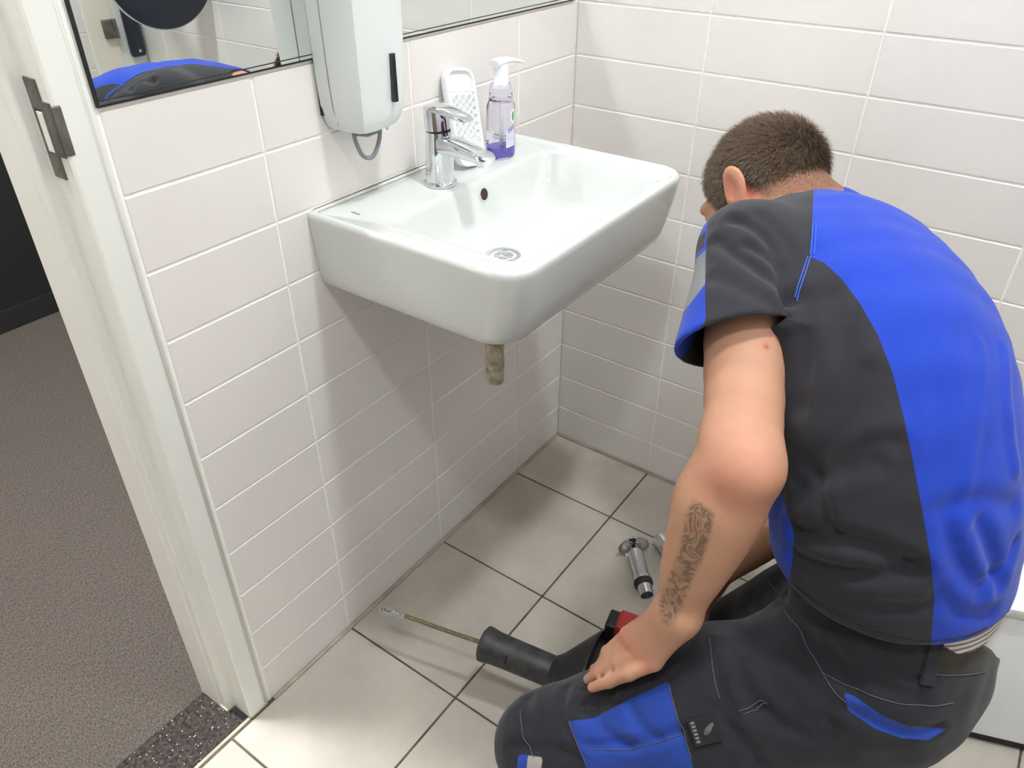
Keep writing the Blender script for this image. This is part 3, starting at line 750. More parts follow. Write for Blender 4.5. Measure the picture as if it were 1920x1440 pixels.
# --- shirt volume: torso, shoulder yoke and two short sleeves
SLV_L = pt(1376, 640, 0.995); SLV_C = pt(1400, 590, 0.940)
SLV_N = unit(np.cross(pt(1296, 672, 1.030)-SLV_C, pt(1482, 630, 1.000)-SLV_C))
if SLV_N[2] > 0: SLV_N = -SLV_N
SLV_R = lerp(SH_R, EL_R, 0.50); SLV_NR = unit(EL_R-SH_R)
P_TORSO_S = chain_s([(TORSO[0][0]+V3(0.012, 0, 0.0), 0.178, 0.138), (TORSO[1][0]+V3(-0.014, 0, 0), 0.178, 0.152), (TORSO[2][0]+V3(-0.018, 0, 0), 0.182, 0.155), (TORSO[3][0]+V3(0, 0, 0), 0.184, 0.138),
                 (TORSO[4][0], 0.165, 0.103), (TORSO[5][0]+V3(0.005, 0, -0.008), 0.085, 0.066)], LAT, 0.005, 18)
P_SHIRT = P_TORSO_S + [Cap(lerp(C7, SH_L, 0.30)+V3(0.02, 0, -0.045), SH_L+V3(0.005, 0.012, -0.012), (0.066, 0.060), (0.072, 0.062), (1, 0, 0.3), 0.05),
            Cap(lerp(C7, SH_R, 0.30)+V3(0.02, 0, -0.040), SH_R+V3(0.005, -0.005, -0.005), (0.066, 0.060), (0.070, 0.062), (1, 0, 0.3), 0.05),
            Cut(Cap(SH_L, SLV_L+0.06*unit(EL_L-SH_L), 0.066, (0.082, 0.072), (0.9, 0.3, 0.0), 0.035), SLV_C, SLV_N), Cut(Cap(SH_R, SLV_R+0.05*SLV_NR, 0.066, 0.074, (1, 0, 0), 0.04), SLV_R, SLV_NR)]
# --- trousers volume
P_TROU = chain([(TORSO[0][0]+V3(-0.01, 0, -0.03), 0.172, 0.132), (TORSO[0][0]+V3(0.012, 0, 0.05), 0.170, 0.130), (TORSO[1][0]+V3(0.0, 0, 0.0), 0.160, 0.120)], LAT, 0.05)
P_TROU += [Cap(HIP_L+V3(0.03, 0.03, -0.02), lerp(HIP_L, KN_L, 0.45), (0.128, 0.120), (0.108, 0.112), (0, 0, 1), 0.05), Cap(lerp(HIP_L, KN_L, 0.45), KN_L, (0.108, 0.112), (0.084, 0.084), (0, 0, 1), 0.05),
           Cap(HIP_R+V3(0.03, -0.03, -0.02), lerp(HIP_R, KN_R, 0.45), (0.115, 0.110), (0.094, 0.100), (0, 0, 1), 0.05), Cap(lerp(HIP_R, KN_R, 0.45), KN_R, (0.094, 0.100), (0.080, 0.082), (0, 0, 1), 0.05),
           Cap(KN_L+V3(0.015, 0.01, -0.022), lerp(KN_L, AN_L, 0.4), 0.080, (0.075, 0.070), (0, 1, 0), 0.02), Cap(lerp(KN_L, AN_L, 0.4), AN_L, (0.075, 0.070), (0.062, 0.060), (0, 1, 0), 0.02),
           Cap(KN_R+V3(0.03, 0, -0.022), lerp(KN_R, AN_R, 0.4), 0.080, (0.075, 0.070), (0, 1, 0), 0.02), Cap(lerp(KN_R, AN_R, 0.4), AN_R, (0.075, 0.070), (0.062, 0.060), (0, 1, 0), 0.02)]
# --- skin: arms, hands, neck, head
def arm(sh, el, wr):
    ua = unit(el-sh); fa = unit(wr-el)
    hinge = unit(np.cross(ua, fa)) if np.linalg.norm(np.cross(ua, fa)) > 0.05 else V3(1, 0, 0)
    secs = [(0, 0.0, 0.056, 0.056), (0, 0.45, 0.0545, 0.053), (0, 0.8, 0.050, 0.046), (1, 0.0, 0.0475, 0.043), (1, 0.12, 0.052, 0.045), (1, 0.28, 0.0555, 0.0475), (1, 0.45, 0.0525, 0.044),
            (1, 0.66, 0.044, 0.0365), (1, 0.85, 0.0355, 0.0280), (1, 1.0, 0.0320, 0.0240)]
    P_ = [((lerp(sh, el, t) if s_ == 0 else lerp(el, wr, t)), a, b) for s_, t, a, b in secs]
    return chain_s(P_, hinge, 0.003, 26)
def finger(m, p, d, t, r, k=0.006):
    return [Cap(m, p, r*1.12, r*1.02, k=k), Cap(p, d, r*1.02, r*0.92, k=k), Cap(d, t, r*0.92, r*0.78, k=k)]
P_ARM_L = arm(SH_L, EL_L, WR_L)
# bony point of the elbow
P_ARM_L += [Cap(EL_L+V3(0.010, -0.012, -0.004), EL_L+V3(0.016, 0.004, -0.010), 0.034, 0.031, k=0.03)]
# muscle along the thumb side of the forearm
P_ARM_L += [Cap(pt(1362, 835, 0.965), pt(1334, 935, 0.990), 0.030, 0.036, k=0.03), Cap(pt(1334, 935, 0.990), pt(1290, 1060, 1.035), 0.036, 0.026, k=0.03)]
MCP = [pt(1172, 1190, 1.135), pt(1186, 1205, 1.118), pt(1204, 1224, 1.100), pt(1224, 1243, 1.086)]        # index .. little
HAND_N = unit(np.cross(MCP[3]-MCP[0], lerp(MCP[0], MCP[3], 0.5)-WR_L))
if HAND_N[2] < 0: HAND_N = -HAND_N
MCP = [q-0.004*HAND_N for q in MCP]
P_HAND_L = [Cap(WR_L, MCP[i], (0.022, 0.019), (0.0118, 0.0108), MCP[3]-MCP[0], 0.022) for i in range(4)]
P_HAND_L += finger(MCP[0], pt(1138, 1222, 1.178), pt(1128, 1244, 1.212), pt(1132, 1258, 1.236), 0.0092, 0.004)
P_HAND_L += finger(MCP[1], pt(1142, 1234, 1.160), pt(1116, 1256, 1.195), pt(1108, 1270, 1.218), 0.0094, 0.004)
P_HAND_L += finger(MCP[2], pt(1160, 1241, 1.136), pt(1124, 1260, 1.166), pt(1102, 1274, 1.186), 0.0104, 0.004)
P_HAND_L += finger(MCP[3], pt(1180, 1263, 1.108), pt(1142, 1278, 1.136), pt(1110, 1289, 1.158), 0.0103, 0.005)
P_HAND_L += [Cap(lerp(WR_L, MCP[0], 0.30)-0.008*HAND_N, pt(1194, 1200, 1.150), 0.016, 0.0130, k=0.014), Cap(pt(1194, 1200, 1.150), pt(1170, 1228, 1.190), 0.0115, 0.0105, k=0.008), Cap(pt(1170, 1228, 1.190), pt(1150, 1248, 1.215), 0.0105, 0.0085, k=0.006)]
P_ARM_R = arm(SH_R, EL_R, WR_R)
# right hand closed on the rear handle of the tool
GRIP = pt(1235, 1180, 1.420); RD = unit(GRIP-WR_R); RS = unit(np.cross(RD, V3(0, 0, 1))); RN = np.cross(RS, RD)
RK = WR_R+0.085*RD
P_HAND_R = [Cap(WR_R, RK+RS*s, (0.022, 0.020), (0.015, 0.013), RS, 0.022) for s in (-0.030, -0.010, 0.011, 0.030)]
for s, ln in ((-0.031, 0.036), (-0.010, 0.042), (0.011, 0.040), (0.031, 0.032)):
    m0 = RK+RS*s
    P_HAND_R += finger(m0, m0+RD*ln*0.75-RN*0.014, m0+RD*ln*0.55-RN*0.040, m0+RD*0.004-RN*0.046, 0.0092)
P_HAND_R += [Cap(WR_R+0.03*RD-0.018*RS, WR_R+0.065*RD-0.052*RS-0.018*RN, 0.016, 0.0125, k=0.014), Cap(WR_R+0.065*RD-0.052*RS-0.018*RN, RK+RD*0.018-RS*0.040-RN*0.040, 0.0115, 0.0088, k=0.008)]
HEAD_TRUE = HEADC
P_HEAD0 = [Ell(HEADC-0.014*HF+0.012*HU, HF, HL, HU, 0.083, 0.071, 0.075, 0.02), Ell(HEADC+0.030*HF-0.040*HU, HF, HL, HU, 0.062, 0.061, 0.080, 0.03),
          Ell(HEADC+0.050*HF-0.088*HU, HF, HL, HU, 0.038, 0.044, 0.034, 0.03),
          Cap(HEADC-0.030*HF-0.050*HU, HEADC-0.05*HF-0.08*HU, 0.055, 0.055, LAT, 0.03),
          # brow, nose, lips, eye sockets
          Cap(HEADC+0.080*HF+0.005*HU-0.03*HL, HEADC+0.080*HF+0.005*HU+0.03*HL, 0.012, 0.012, k=0.012),
          Cap(HEADC+0.088*HF-0.004*HU, HEADC+0.100*HF-0.036*HU, 0.009, 0.0125, k=0.010), Cap(HEADC+0.096*HF-0.040*HU-0.012*HL, HEADC+0.096*HF-0.040*HU+0.012*HL, 0.009, 0.009, k=0.008),
          Cap(HEADC+0.088*HF-0.064*HU-0.018*HL, HEADC+0.088*HF-0.064*HU+0.018*HL, 0.0075, 0.0075, k=0.008), Cap(HEADC+0.085*HF-0.075*HU-0.015*HL, HEADC+0.085*HF-0.075*HU+0.015*HL, 0.008, 0.008, k=0.008),
          Ell(HEADC+0.094*HF-0.010*HU+0.030*HL, HF, HL, HU, 0.012, 0.014, 0.009, 0.010, True), Ell(HEADC+0.094*HF-0.010*HU-0.030*HL, HF, HL, HU, 0.012, 0.014, 0.009, 0.010, True),
          Ell(HEADC+0.076*HF-0.010*HU+0.030*HL, HF, HL, HU, 0.012, 0.012, 0.012, 0.003), Ell(HEADC+0.076*HF-0.010*HU-0.030*HL, HF, HL, HU, 0.012, 0.012, 0.012, 0.003)]
for s in (1, -1):
    ec = HEADC+0.004*HF-0.006*HU+0.079*s*HL
    ef = unit(HF*0.94+HU*0.20-s*HL*0.30); eu = unit(HU-HF*0.18+s*HL*0.18); en = np.cross(ef, eu)
    P_HEAD0 += [Ell(ec+0.010*eu-0.004*ef, ef, en, eu, 0.0205, 0.0068, 0.0245, 0.006), Ell(ec-0.016*eu+0.003*ef, ef, en, eu, 0.0130, 0.0068, 0.0175, 0.010),
               Ell(ec+0.004*eu+0.004*ef+0.007*s*HL, ef, en, eu, 0.0115, 0.0060, 0.0165, 0.004, True)]
def scaled(c):
    """a head primitive enlarged by HS about the head centre"""
    o = Cap(V3(0, 0, 0), V3(0, 0, 0.1), 1, 1, k=c.k*HS, neg=c.neg)
    b0, b1 = c.bounds()
    o.bounds = lambda: (HEADC+HS*(b0-HEADC), HEADC+HS*(b1-HEADC))
    o.ev = lambda p: HS*c.ev(HEADC+(p-HEADC)/HS)
    return o
P_HEAD = [scaled(c) for c in P_HEAD0]+[Cap(HEADC-0.030*HF-0.060*HU, C7+V3(0.02, 0, -0.05), 0.060, 0.066, LAT, 0.03)]
# rest of the body, hidden by the clothes
P_CORE = chain([(c, rw-0.022, rt-0.020) for c, rw, rt in TORSO[:5]]+[(TORSO[5][0], 0.070, 0.055)], LAT, 0.04)
for h_, k_, a_ in ((HIP_L, KN_L, AN_L), (HIP_R, KN_R, AN_R)):
    P_CORE += [Cap(h_, k_, 0.082, 0.058, k=0.03), Cap(k_, a_, 0.055, 0.042, k=0.02), Cap(a_, a_-unit(V3(a_[0]-k_[0], a_[1]-k_[1], 0.35))*0.16, 0.040, 0.028, k=0.02)]
P_CORE += [Cap(lerp(C7, SH_L, 0.3)+V3(0.02, 0, -0.05), SH_L, 0.050, 0.052, k=0.03), Cap(lerp(C7, SH_R, 0.3)+V3(0.02, 0, -0.05), SH_R, 0.050, 0.052, k=0.03)]
P_BODY = P_CORE+P_HEAD+P_ARM_L+P_HAND_L+P_ARM_R+P_HAND_R
# ------------------------------------------------------------------ the kneeling man: meshes
def attr(o, name, vals):
    a = o.data.attributes.new(name, 'FLOAT', 'POINT'); a.data.foreach_set('value', np.asarray(vals, np.float32))
def view_facing(V, Nn):
    d = V-CAM; d /= np.linalg.norm(d, axis=1)[:, None]
    return -(d*Nn).sum(1)
def folds(V, Nn, prims, lines):
    """press soft creases into a cloth surface along lines"""
    disp = np.zeros(len(V))
    for pts, amp, wid in lines:
        L = [hit(prims, *q) for q in pts]; L = [q for q in L if q is not None]
        if len(L) < 2: continue
        L = spline(L, 4*len(L))
        x = seg_dist(V, L)/wid
        disp += -amp*(1-x*x*0.55)*np.exp(-x*x/2)
    return V+disp[:, None]*Nn
def cloth_noise(V, Nn, amp, scale):
    n = np.array([noise.noise(Vector(p)*scale) for p in V])
    return V+(amp*n)[:, None]*Nn
def ramp_attr(nt, name, w=0.0):
    a = N(nt, 'ShaderNodeAttribute', attribute_name=name)
    g = N(nt, 'ShaderNodeMapRange'); g.inputs[1].default_value = -0.4; g.inputs[2].default_value = 0.4
    nt.links.new(a.outputs['Fac'], g.inputs[0])
    return g.outputs[0]
def cloth_mat(name, base, layers, rough=0.85, weave=900, bump=0.25, sheen=0.15):
    m, nt, b = new_mat(name)
    tc = N(nt, 'ShaderNodeTexCoord')
    nz = N(nt, 'ShaderNodeTexNoise'); nz.inputs['Scale'].default_value = 28; nz.inputs['Detail'].default_value = 6
    nt.links.new(tc.outputs['Object'], nz.inputs['Vector'])
    col = None
    mx = N(nt, 'ShaderNodeMix', data_type='RGBA'); mx.inputs[6].default_value = base[0]; mx.inputs[7].default_value = base[1]
    nt.links.new(nz.outputs['Fac'], mx.inputs[0]); col = mx.outputs[2]
    for an, c0, c1 in layers:
        cm = N(nt, 'ShaderNodeMix', data_type='RGBA'); cm.inputs[6].default_value = c0; cm.inputs[7].default_value = c1
        nt.links.new(nz.outputs['Fac'], cm.inputs[0])
        mm = N(nt, 'ShaderNodeMix', data_type='RGBA'); nt.links.new(ramp_attr(nt, an), mm.inputs[0])
        nt.links.new(col, mm.inputs[6]); nt.links.new(cm.outputs[2], mm.inputs[7]); col = mm.outputs[2]
    nt.links.new(col, b.inputs['Base Color'])
    b.inputs['Roughness'].default_value = rough; b.inputs['Sheen Weight'].default_value = sheen; b.inputs['Specular IOR Level'].default_value = 0.15
    n2 = N(nt, 'ShaderNodeTexNoise'); n2.inputs['Scale'].default_value = weave; nt.links.new(tc.outputs['Object'], n2.inputs['Vector'])
    n3 = N(nt, 'ShaderNodeTexNoise'); n3.inputs['Scale'].default_value = 60; nt.links.new(tc.outputs['Object'], n3.inputs['Vector'])
    ad = N(nt, 'ShaderNodeMath', operation='ADD'); nt.links.new(n2.outputs['Fac'], ad.inputs[0]); nt.links.new(n3.outputs['Fac'], ad.inputs[1])
    bp = N(nt, 'ShaderNodeBump'); bp.inputs['Strength'].default_value = bump; bp.inputs['Distance'].default_value = 0.0012
    nt.links.new(ad.outputs[0], bp.inputs['Height']); nt.links.new(bp.outputs[0], b.inputs['Normal'])
    return m
CHAR = (rgb(50, 50, 57), rgb(43, 43, 49)); BLUE = (rgb(36, 69, 184), rgb(29, 59, 168))
man = thing('person', 'man in blue and charcoal work shirt crouching with a hand on his knee', 'person', (0.80, -0.55, GROUND))

# body
bV, bQ = surf(P_BODY, 0.0034, smooth=3)
bV[:, 2] = np.maximum(bV[:, 2], GROUND+0.006)
bN = vnormals(bV, bQ); bP = pix(bV); bF = view_facing(bV, bN)
def masked(P_, Fc, polys, dflt=-20.0, thr=0.05):
    g = np.full(len(P_), dflt)
    for q in polys: g = np.maximum(g, poly_sd(P_, q))
    g = np.minimum(g, (Fc-thr)*60)
    return np.clip(g, -20, 20)
def skin_mat():
    m, nt, b = new_mat('skin')
    tc = N(nt, 'ShaderNodeTexCoord')
    nz = N(nt, 'ShaderNodeTexNoise'); nz.inputs['Scale'].default_value = 22; nz.inputs['Detail'].default_value = 5
    nt.links.new(tc.outputs['Object'], nz.inputs['Vector'])
    mx = N(nt, 'ShaderNodeMix', data_type='RGBA'); mx.inputs[6].default_value = rgb(197, 153, 127); mx.inputs[7].default_value = rgb(185, 137, 112)
    nt.links.new(nz.outputs['Fac'], mx.inputs[0]); col = mx.outputs[2]
    # flushed places
    a = N(nt, 'ShaderNodeAttribute', attribute_name='flush')
    m1 = N(nt, 'ShaderNodeMix', data_type='RGBA'); nt.links.new(a.outputs['Fac'], m1.inputs[0]); nt.links.new(col, m1.inputs[6]); m1.inputs[7].default_value = rgb(222, 132, 112); col = m1.outputs[2]
    # stubble / short hair at the nape
    a = N(nt, 'ShaderNodeAttribute', attribute_name='stubble')
    n4 = N(nt, 'ShaderNodeTexNoise'); n4.inputs['Scale'].default_value = 420; n4.inputs['Detail'].default_value = 2; nt.links.new(tc.outputs['Object'], n4.inputs['Vector'])
    mu = N(nt, 'ShaderNodeMath', operation='MULTIPLY'); nt.links.new(a.outputs['Fac'], mu.inputs[0]); nt.links.new(n4.outputs['Fac'], mu.inputs[1])
    m2 = N(nt, 'ShaderNodeMix', data_type='RGBA'); nt.links.new(mu.outputs[0], m2.inputs[0]); nt.links.new(col, m2.inputs[6]); m2.inputs[7].default_value = rgb(92, 70, 54); col = m2.outputs[2]
    # tattoo: curled grey-green ink lines
    a = N(nt, 'ShaderNodeAttribute', attribute_name='tattoo')
    mp = N(nt, 'ShaderNodeMapRange'); mp.inputs[1].default_value = -3.0; mp.inputs[2].default_value = 7.0; nt.links.new(a.outputs['Fac'], mp.inputs[0])
    wv = N(nt, 'ShaderNodeTexNoise'); wv.inputs['Scale'].default_value = 36; wv.inputs['Detail'].default_value = 1.5; wv.inputs['Distortion'].default_value = 1.6
    nt.links.new(tc.outputs['Object'], wv.inputs['Vector'])
    w2 = N(nt, 'ShaderNodeMath', operation='MULTIPLY'); w2.inputs[1].default_value = 26.0; nt.links.new(wv.outputs['Fac'], w2.inputs[0])
    sn = N(nt, 'ShaderNodeMath', operation='SINE'); nt.links.new(w2.outputs[0], sn.inputs[0])
    ln = N(nt, 'ShaderNodeMapRange'); ln.inputs[1].default_value = -0.8; ln.inputs[2].default_value = 0.9; ln.inputs[3].default_value = 0.30; ln.inputs[4].default_value = 0.78; nt.links.new(sn.outputs[0], ln.inputs[0])
    ml = N(nt, 'ShaderNodeMath', operation='MULTIPLY'); nt.links.new(mp.outputs[0], ml.inputs[0]); nt.links.new(ln.outputs[0], ml.inputs[1])
    m3 = N(nt, 'ShaderNodeMix', data_type='RGBA'); nt.links.new(ml.outputs[0], m3.inputs[0]); nt.links.new(col, m3.inputs[6]); m3.inputs[7].default_value = rgb(88, 84, 70); col = m3.outputs[2]
    # small red spot on the upper arm
    a = N(nt, 'ShaderNodeAttribute', attribute_name='spot')
    m4 = N(nt, 'ShaderNodeMix', data_type='RGBA'); nt.links.new(a.outputs['Fac'], m4.inputs[0]); nt.links.new(col, m4.inputs[6]); m4.inputs[7].default_value = rgb(190, 92, 72); col = m4.outputs[2]
    nt.links.new(col, b.inputs['Base Color'])
    b.inputs['Roughness'].default_value = 0.55; b.inputs['Specular IOR Level'].default_value = 0.22
    b.inputs['Subsurface Weight'].default_value = 0.06; b.inputs['Subsurface Radius'].default_value = (0.012, 0.004, 0.002); b.inputs['Subsurface Scale'].default_value = 0.4
    n2 = N(nt, 'ShaderNodeTexNoise'); n2.inputs['Scale'].default_value = 500; n2.inputs['Detail'].default_value = 3; nt.links.new(tc.outputs['Object'], n2.inputs['Vector'])
    bp = N(nt, 'ShaderNodeBump'); bp.inputs['Strength'].default_value = 0.12; bp.inputs['Distance'].default_value = 0.0008
    nt.links.new(n2.outputs['Fac'], bp.inputs['Height']); nt.links.new(bp.outputs[0], b.inputs['Normal'])
    return m
M['skin'] = skin_mat()
body_o = obj('body', (bV, bQ), M['skin'], man, smooth=True)
TAT = [(1300, 935), (1316, 943), (1340, 962), (1336, 1000), (1322, 1040), (1302, 1085), (1282, 1130), (1264, 1178), (1240, 1168), (1234, 1130), (1252, 1080), (1272, 1030), (1282, 985), (1288, 955)]
attr(body_o, 'tattoo', masked(bP, bF, [TAT], thr=0.15))
def gauss(c, r): return np.exp(-((bV-c)**2).sum(1)/(2*r*r))
knuck = sum(0.35*gauss(q+0.01*HAND_N, 0.010) for q in MCP)
fl_ = 0.28*gauss(EL_L+V3(0.012, -0.035, -0.005), 0.035)+knuck
for c, r, w_ in ((HEADC+0.078*HL, 0.022, 0.75), (HEADC-0.05*HF-0.07*HU, 0.05, 0.35), (C7, 0.06, 0.25)): fl_ = fl_+w_*gauss(c, r)
attr(body_o, 'flush', np.clip(fl_, 0, 1))
sc = hit(P_ARM_L, 1437, 650)
attr(body_o, 'spot', np.clip(1.3*gauss(sc, 0.0026), 0, 1) if sc is not None else np.zeros(len(bV)))
bh = (bV-HEADC)/HS; hf, hl, hu = bh@HF, bh@HL, bh@HU
on_head = (np.linalg.norm(bh, axis=1) < 0.15)
def hair_low(hf, hl=0):
    """height of the hairline for a place along the head (front positive)"""
    return np.interp(hf, [-0.11, -0.07, -0.03, -0.012, 0.000, 0.022, 0.030, 0.042, 0.055, 0.075, 0.10], [-0.060, -0.056, -0.034, -0.004, 0.018, 0.016, -0.026, -0.028, 0.006, 0.034, 0.048])
hd_ = hu-hair_low(hf)
attr(body_o, 'stubble', np.where(on_head & (np.abs(hl) < 0.0755), np.clip((hd_+0.022)/0.022, 0, 1)*1.5, 0))

# hair: close-fitting cap with short strands
hV, hQ = surf([scaled(Ell(HEADC-0.014*HF+0.012*HU, HF, HL, HU, 0.0868, 0.0748, 0.0790, 0.02)), scaled(Ell(HEADC+0.026*HF-0.020*HU, HF, HL, HU, 0.066, 0.0645, 0.066, 0.03))], 0.0036, smooth=2)
q = (hV-HEADC)/HS; lim = hair_low(q@HF)
keep = ((q@HU) > lim-0.002)
fk = keep[hQ].all(1)
hQ = hQ[fk]; used = np.unique(hQ); remap = -np.ones(len(hV), int); remap[used] = np.arange(len(used)); hV = hV[used]; hQ = remap[hQ]
hN = vnormals(hV, hQ)
q = (hV-HEADC)/HS; above = np.clip(((q@HU)-hair_low(q@HF))/0.03, 0, 1)
hV = hV+hN*((0.0045*above-0.0045)[:, None]+0.0016*np.array([noise.noise(Vector(p)*90) for p in hV])[:, None])
M['hair'] = noise_mat('brown_hair', rgb(66, 54, 46), rgb(104, 86, 70), rough=0.55, scale=160, bump=0.6, bscale=420, detail=6, bdist=0.003, spec=0.3)
hair_o = obj('hair', (hV, hQ), M['hair'], man, smooth=True)
rs = np.random.RandomState(3)
sV, sF = [], []
ids = rs.randint(0, len(hV), 15000)
for i in ids:
    p = hV[i]+rs.normal(0, 0.0014, 3); n = hN[i]; r_ = (p-HEADC)/HS
    hgt = (r_@HU)-hair_low(np.array([r_@HF]))[0]
    ln = (0.007+0.016*np.clip(hgt/0.07, 0, 1))*rs.uniform(0.6, 1.2)
    flow = HF*0.8-HU*0.5*np.clip(1-hgt/0.10, 0, 1)+rs.normal(0, 0.25, 3)
    tip = p+ln*unit(n*0.55+unit(flow-n*(flow@n))*0.85)
    a_, b_, _ = frame_from(tip-p)
    w_ = 0.00055
    k = len(sV)
    sV += [p+w_*a_-n*0.001, p-0.5*w_*a_+0.87*w_*b_-n*0.001, p-0.5*w_*a_-0.87*w_*b_-n*0.001, tip]
    sF += [(k, k+1, k+3), (k+1, k+2, k+3), (k+2, k, k+3)]
M['strand'] = noise_mat('hair_strands', rgb(62, 50, 42), rgb(122, 100, 80), rough=0.45, scale=300, spec=0.3)
so = obj('hair_strands', (sV, sF), M['strand'], hair_o); so['kind'] = 'stuff'

# shirt
hem = [hit(P_TORSO_S, u, v) for u, v in ((1500, 1118), (1735, 1214), (1845, 1188))]
HEM_C = hem[1]; HEM_N = unit(np.cross(hem[0]-hem[1], hem[2]-hem[1]))
if HEM_N[2] > 0: HEM_N = -HEM_N
P_SHC = [Cut(c, HEM_C, HEM_N) for c in P_TORSO_S]+P_SHIRT[len(P_TORSO_S):]
sVv, sQ = surf(P_SHC, 0.0046, smooth=3)
sN = vnormals(sVv, sQ)
# open the hem, the sleeve ends and the collar
NECK_C = HEADC-0.055*HF-0.085*HU
cen = sVv[sQ].mean(1); fn = np.cross(sVv[sQ[:, 2]]-sVv[sQ[:, 0]], sVv[sQ[:, 3]]-sVv[sQ[:, 1]]); fn /= np.linalg.norm(fn, axis=1)[:, None]+1e-12
def cap_faces(c, n, tol, rad=9.9):
    return (np.abs((cen-c)@n) < tol) & ((fn@n) > 0.55) & (np.linalg.norm(cen-c, axis=1) < rad)
kill = cap_faces(HEM_C, HEM_N, 0.004) | cap_faces(SLV_C, SLV_N, 0.005, 0.22) | cap_faces(SLV_R, SLV_NR, 0.005, 0.15)
NK = C7+V3(-0.035, -0.004, 0.028)
kill |= np.linalg.norm(cen-NK, axis=1) < 0.066
sQ2 = sQ[~kill]
used = np.unique(sQ2); remap = -np.ones(len(sVv), int); remap[used] = np.arange(len(used)); sVv = sVv[used]; sN = sN[used]; sQ2 = remap[sQ2]
def tidy_edges(V, Q, planes, n_it=10):
    """bring the rims of an open cloth on to their cutting planes and fair them"""
    e = np.sort(np.vstack([Q[:, [k, (k+1) % 4]] for k in range(4)]), axis=1)
    u, c = np.unique(e, axis=0, return_counts=True); b = u[c == 1]
    ids = np.unique(b)
    for _ in range(n_it):
        acc = np.zeros_like(V); n = np.zeros(len(V))
        np.add.at(acc, b[:, 0], V[b[:, 1]]); np.add.at(n, b[:, 0], 1); np.add.at(acc, b[:, 1], V[b[:, 0]]); np.add.at(n, b[:, 1], 1)
        V[ids] = 0.5*V[ids]+0.5*acc[ids]/n[ids][:, None]
        for c_, n_, rad in planes:
            d = (V[ids]-c_)@n_
            m = (np.abs(d) < 0.012) & (np.linalg.norm(V[ids]-c_, axis=1) < rad)
            V[ids[m]] -= d[m][:, None]*n_
    return V
sVv = tidy_edges(sVv, sQ2, [(HEM_C, HEM_N, 9), (SLV_C, SLV_N, 0.22), (SLV_R, SLV_NR, 0.15)])
SHIRT_FOLDS = [
    ([(1375, 412), (1432, 440), (1468, 505), (1478, 560)], 0.0075, 0.0085), ([(1398, 458), (1450, 495), (1476, 560)], 0.006, 0.008), ([(1340, 452), (1400, 490), (1462, 540), (1482, 588)], 0.006, 0.009),
    ([(1338, 520), (1400, 545), (1470, 590)], 0.003, 0.011), ([(1420, 405), (1475, 460), (1492, 560)], 0.004, 0.010),
    ([(1500, 560), (1510, 660), (1500, 760)], 0.006, 0.014), ([(1560, 560), (1590, 680), (1570, 800), (1500, 890)], 0.004, 0.016), ([(1630, 700), (1600, 790), (1520, 880)], 0.005, 0.013),
    ([(1672, 830), (1600, 850), (1500, 915)], 0.006, 0.013), ([(1500, 940), (1550, 900), (1640, 870)], 0.005, 0.012), ([(1530, 900), (1548, 960), (1560, 1000)], 0.006, 0.010),
    ([(1492, 1000), (1570, 1012), (1640, 1030), (1700, 1058)], 0.012, 0.014), ([(1490, 1045), (1560, 1070), (1650, 1078), (1720, 1072)], 0.010, 0.013), ([(1500, 1085), (1580, 1120), (1680, 1140), (1740, 1138)], 0.006, 0.012),
    ([(1825, 470), (1838, 640), (1822, 860), (1800, 1000)], -0.0022, 0.008), ([(1880, 650), (1890, 760), (1905, 880)], -0.004, 0.010), ([(1760, 700), (1770, 840), (1790, 950)], 0.002, 0.018),
    ([(1840, 985), (1860, 1045), (1875, 1095)], 0.008, 0.012), ([(1780, 1000), (1800, 1060), (1840, 1110)], 0.006, 0.013), ([(1905, 1020), (1880, 1070), (1850, 1090)], 0.005, 0.010), ([(1760, 1110), (1800, 1150), (1860, 1150)], 0.004, 0.012),
    ([(1770, 960), (1830, 940), (1900, 950)], 0.005, 0.014)]
sVv = folds(sVv, sN, P_SHIRT, SHIRT_FOLDS)
sVv = cloth_noise(sVv, sN, 0.0022, 16)
sN = vnormals(sVv, sQ2); sP = pix(sVv); sF_ = view_facing(sVv, sN)
lat_c = np.stack([np.interp(sVv[:, 2], [t[0][2] for t in TORSO], [t[0][i] for t in TORSO]) for i in range(3)], 1)
latd = np.abs((sVv-lat_c)@LAT)
PB = [(1526, 300), (1526, 345), (1523, 420), (1519, 482), (1545, 492), (1580, 525), (1612, 568), (1646, 628), (1674, 700), (1694, 780), (1711, 860), (1728, 950), (1744, 1040), (1752, 1120), (1743, 1240), (2200, 1300), (2200, 300)]
PF = [(1395, 870), (1462, 905), (1472, 950), (1489, 1000), (1486, 1050), (1478, 1110), (1395, 1130)]
PSL = [(1327, 380), (1326, 430), (1323, 480), (1322, 540), (1323, 600), (1240, 720), (1230, 430)]
g = np.full(len(sVv), -20.0)
for q in (PB, PF): g = np.maximum(g, poly_sd(sP, q))
onslv = ((sVv-SH_L)@unit(EL_L-SH_L) > -0.05) & (np.linalg.norm(sVv-SH_L-np.outer((sVv-SH_L)@unit(EL_L-SH_L), unit(EL_L-SH_L)), axis=1) < 0.13) & (sP[:, 0] < 1400)
g = np.where(onslv, poly_sd(sP, PSL), g)
back = np.where(onslv, -10.0, (0.11-latd)*600)
g = np.where((sF_ > -0.15) | onslv, g, back)
M['shirt'] = cloth_mat('work_shirt_cloth', CHAR, [('blue', *BLUE), ('strip', rgb(128, 131, 134), rgb(116, 119, 122)), ('patch', rgb(16, 16, 17), rgb(20, 20, 22))], weave=1400, bump=0.22)
shirt = obj('shirt', (sVv, sQ2), M['shirt'], man, smooth=True)
attr(shirt, 'blue', np.clip(g, -20, 20))
STRIP = [(1330, 462), (1330, 522), (1278, 590), (1268, 520)]
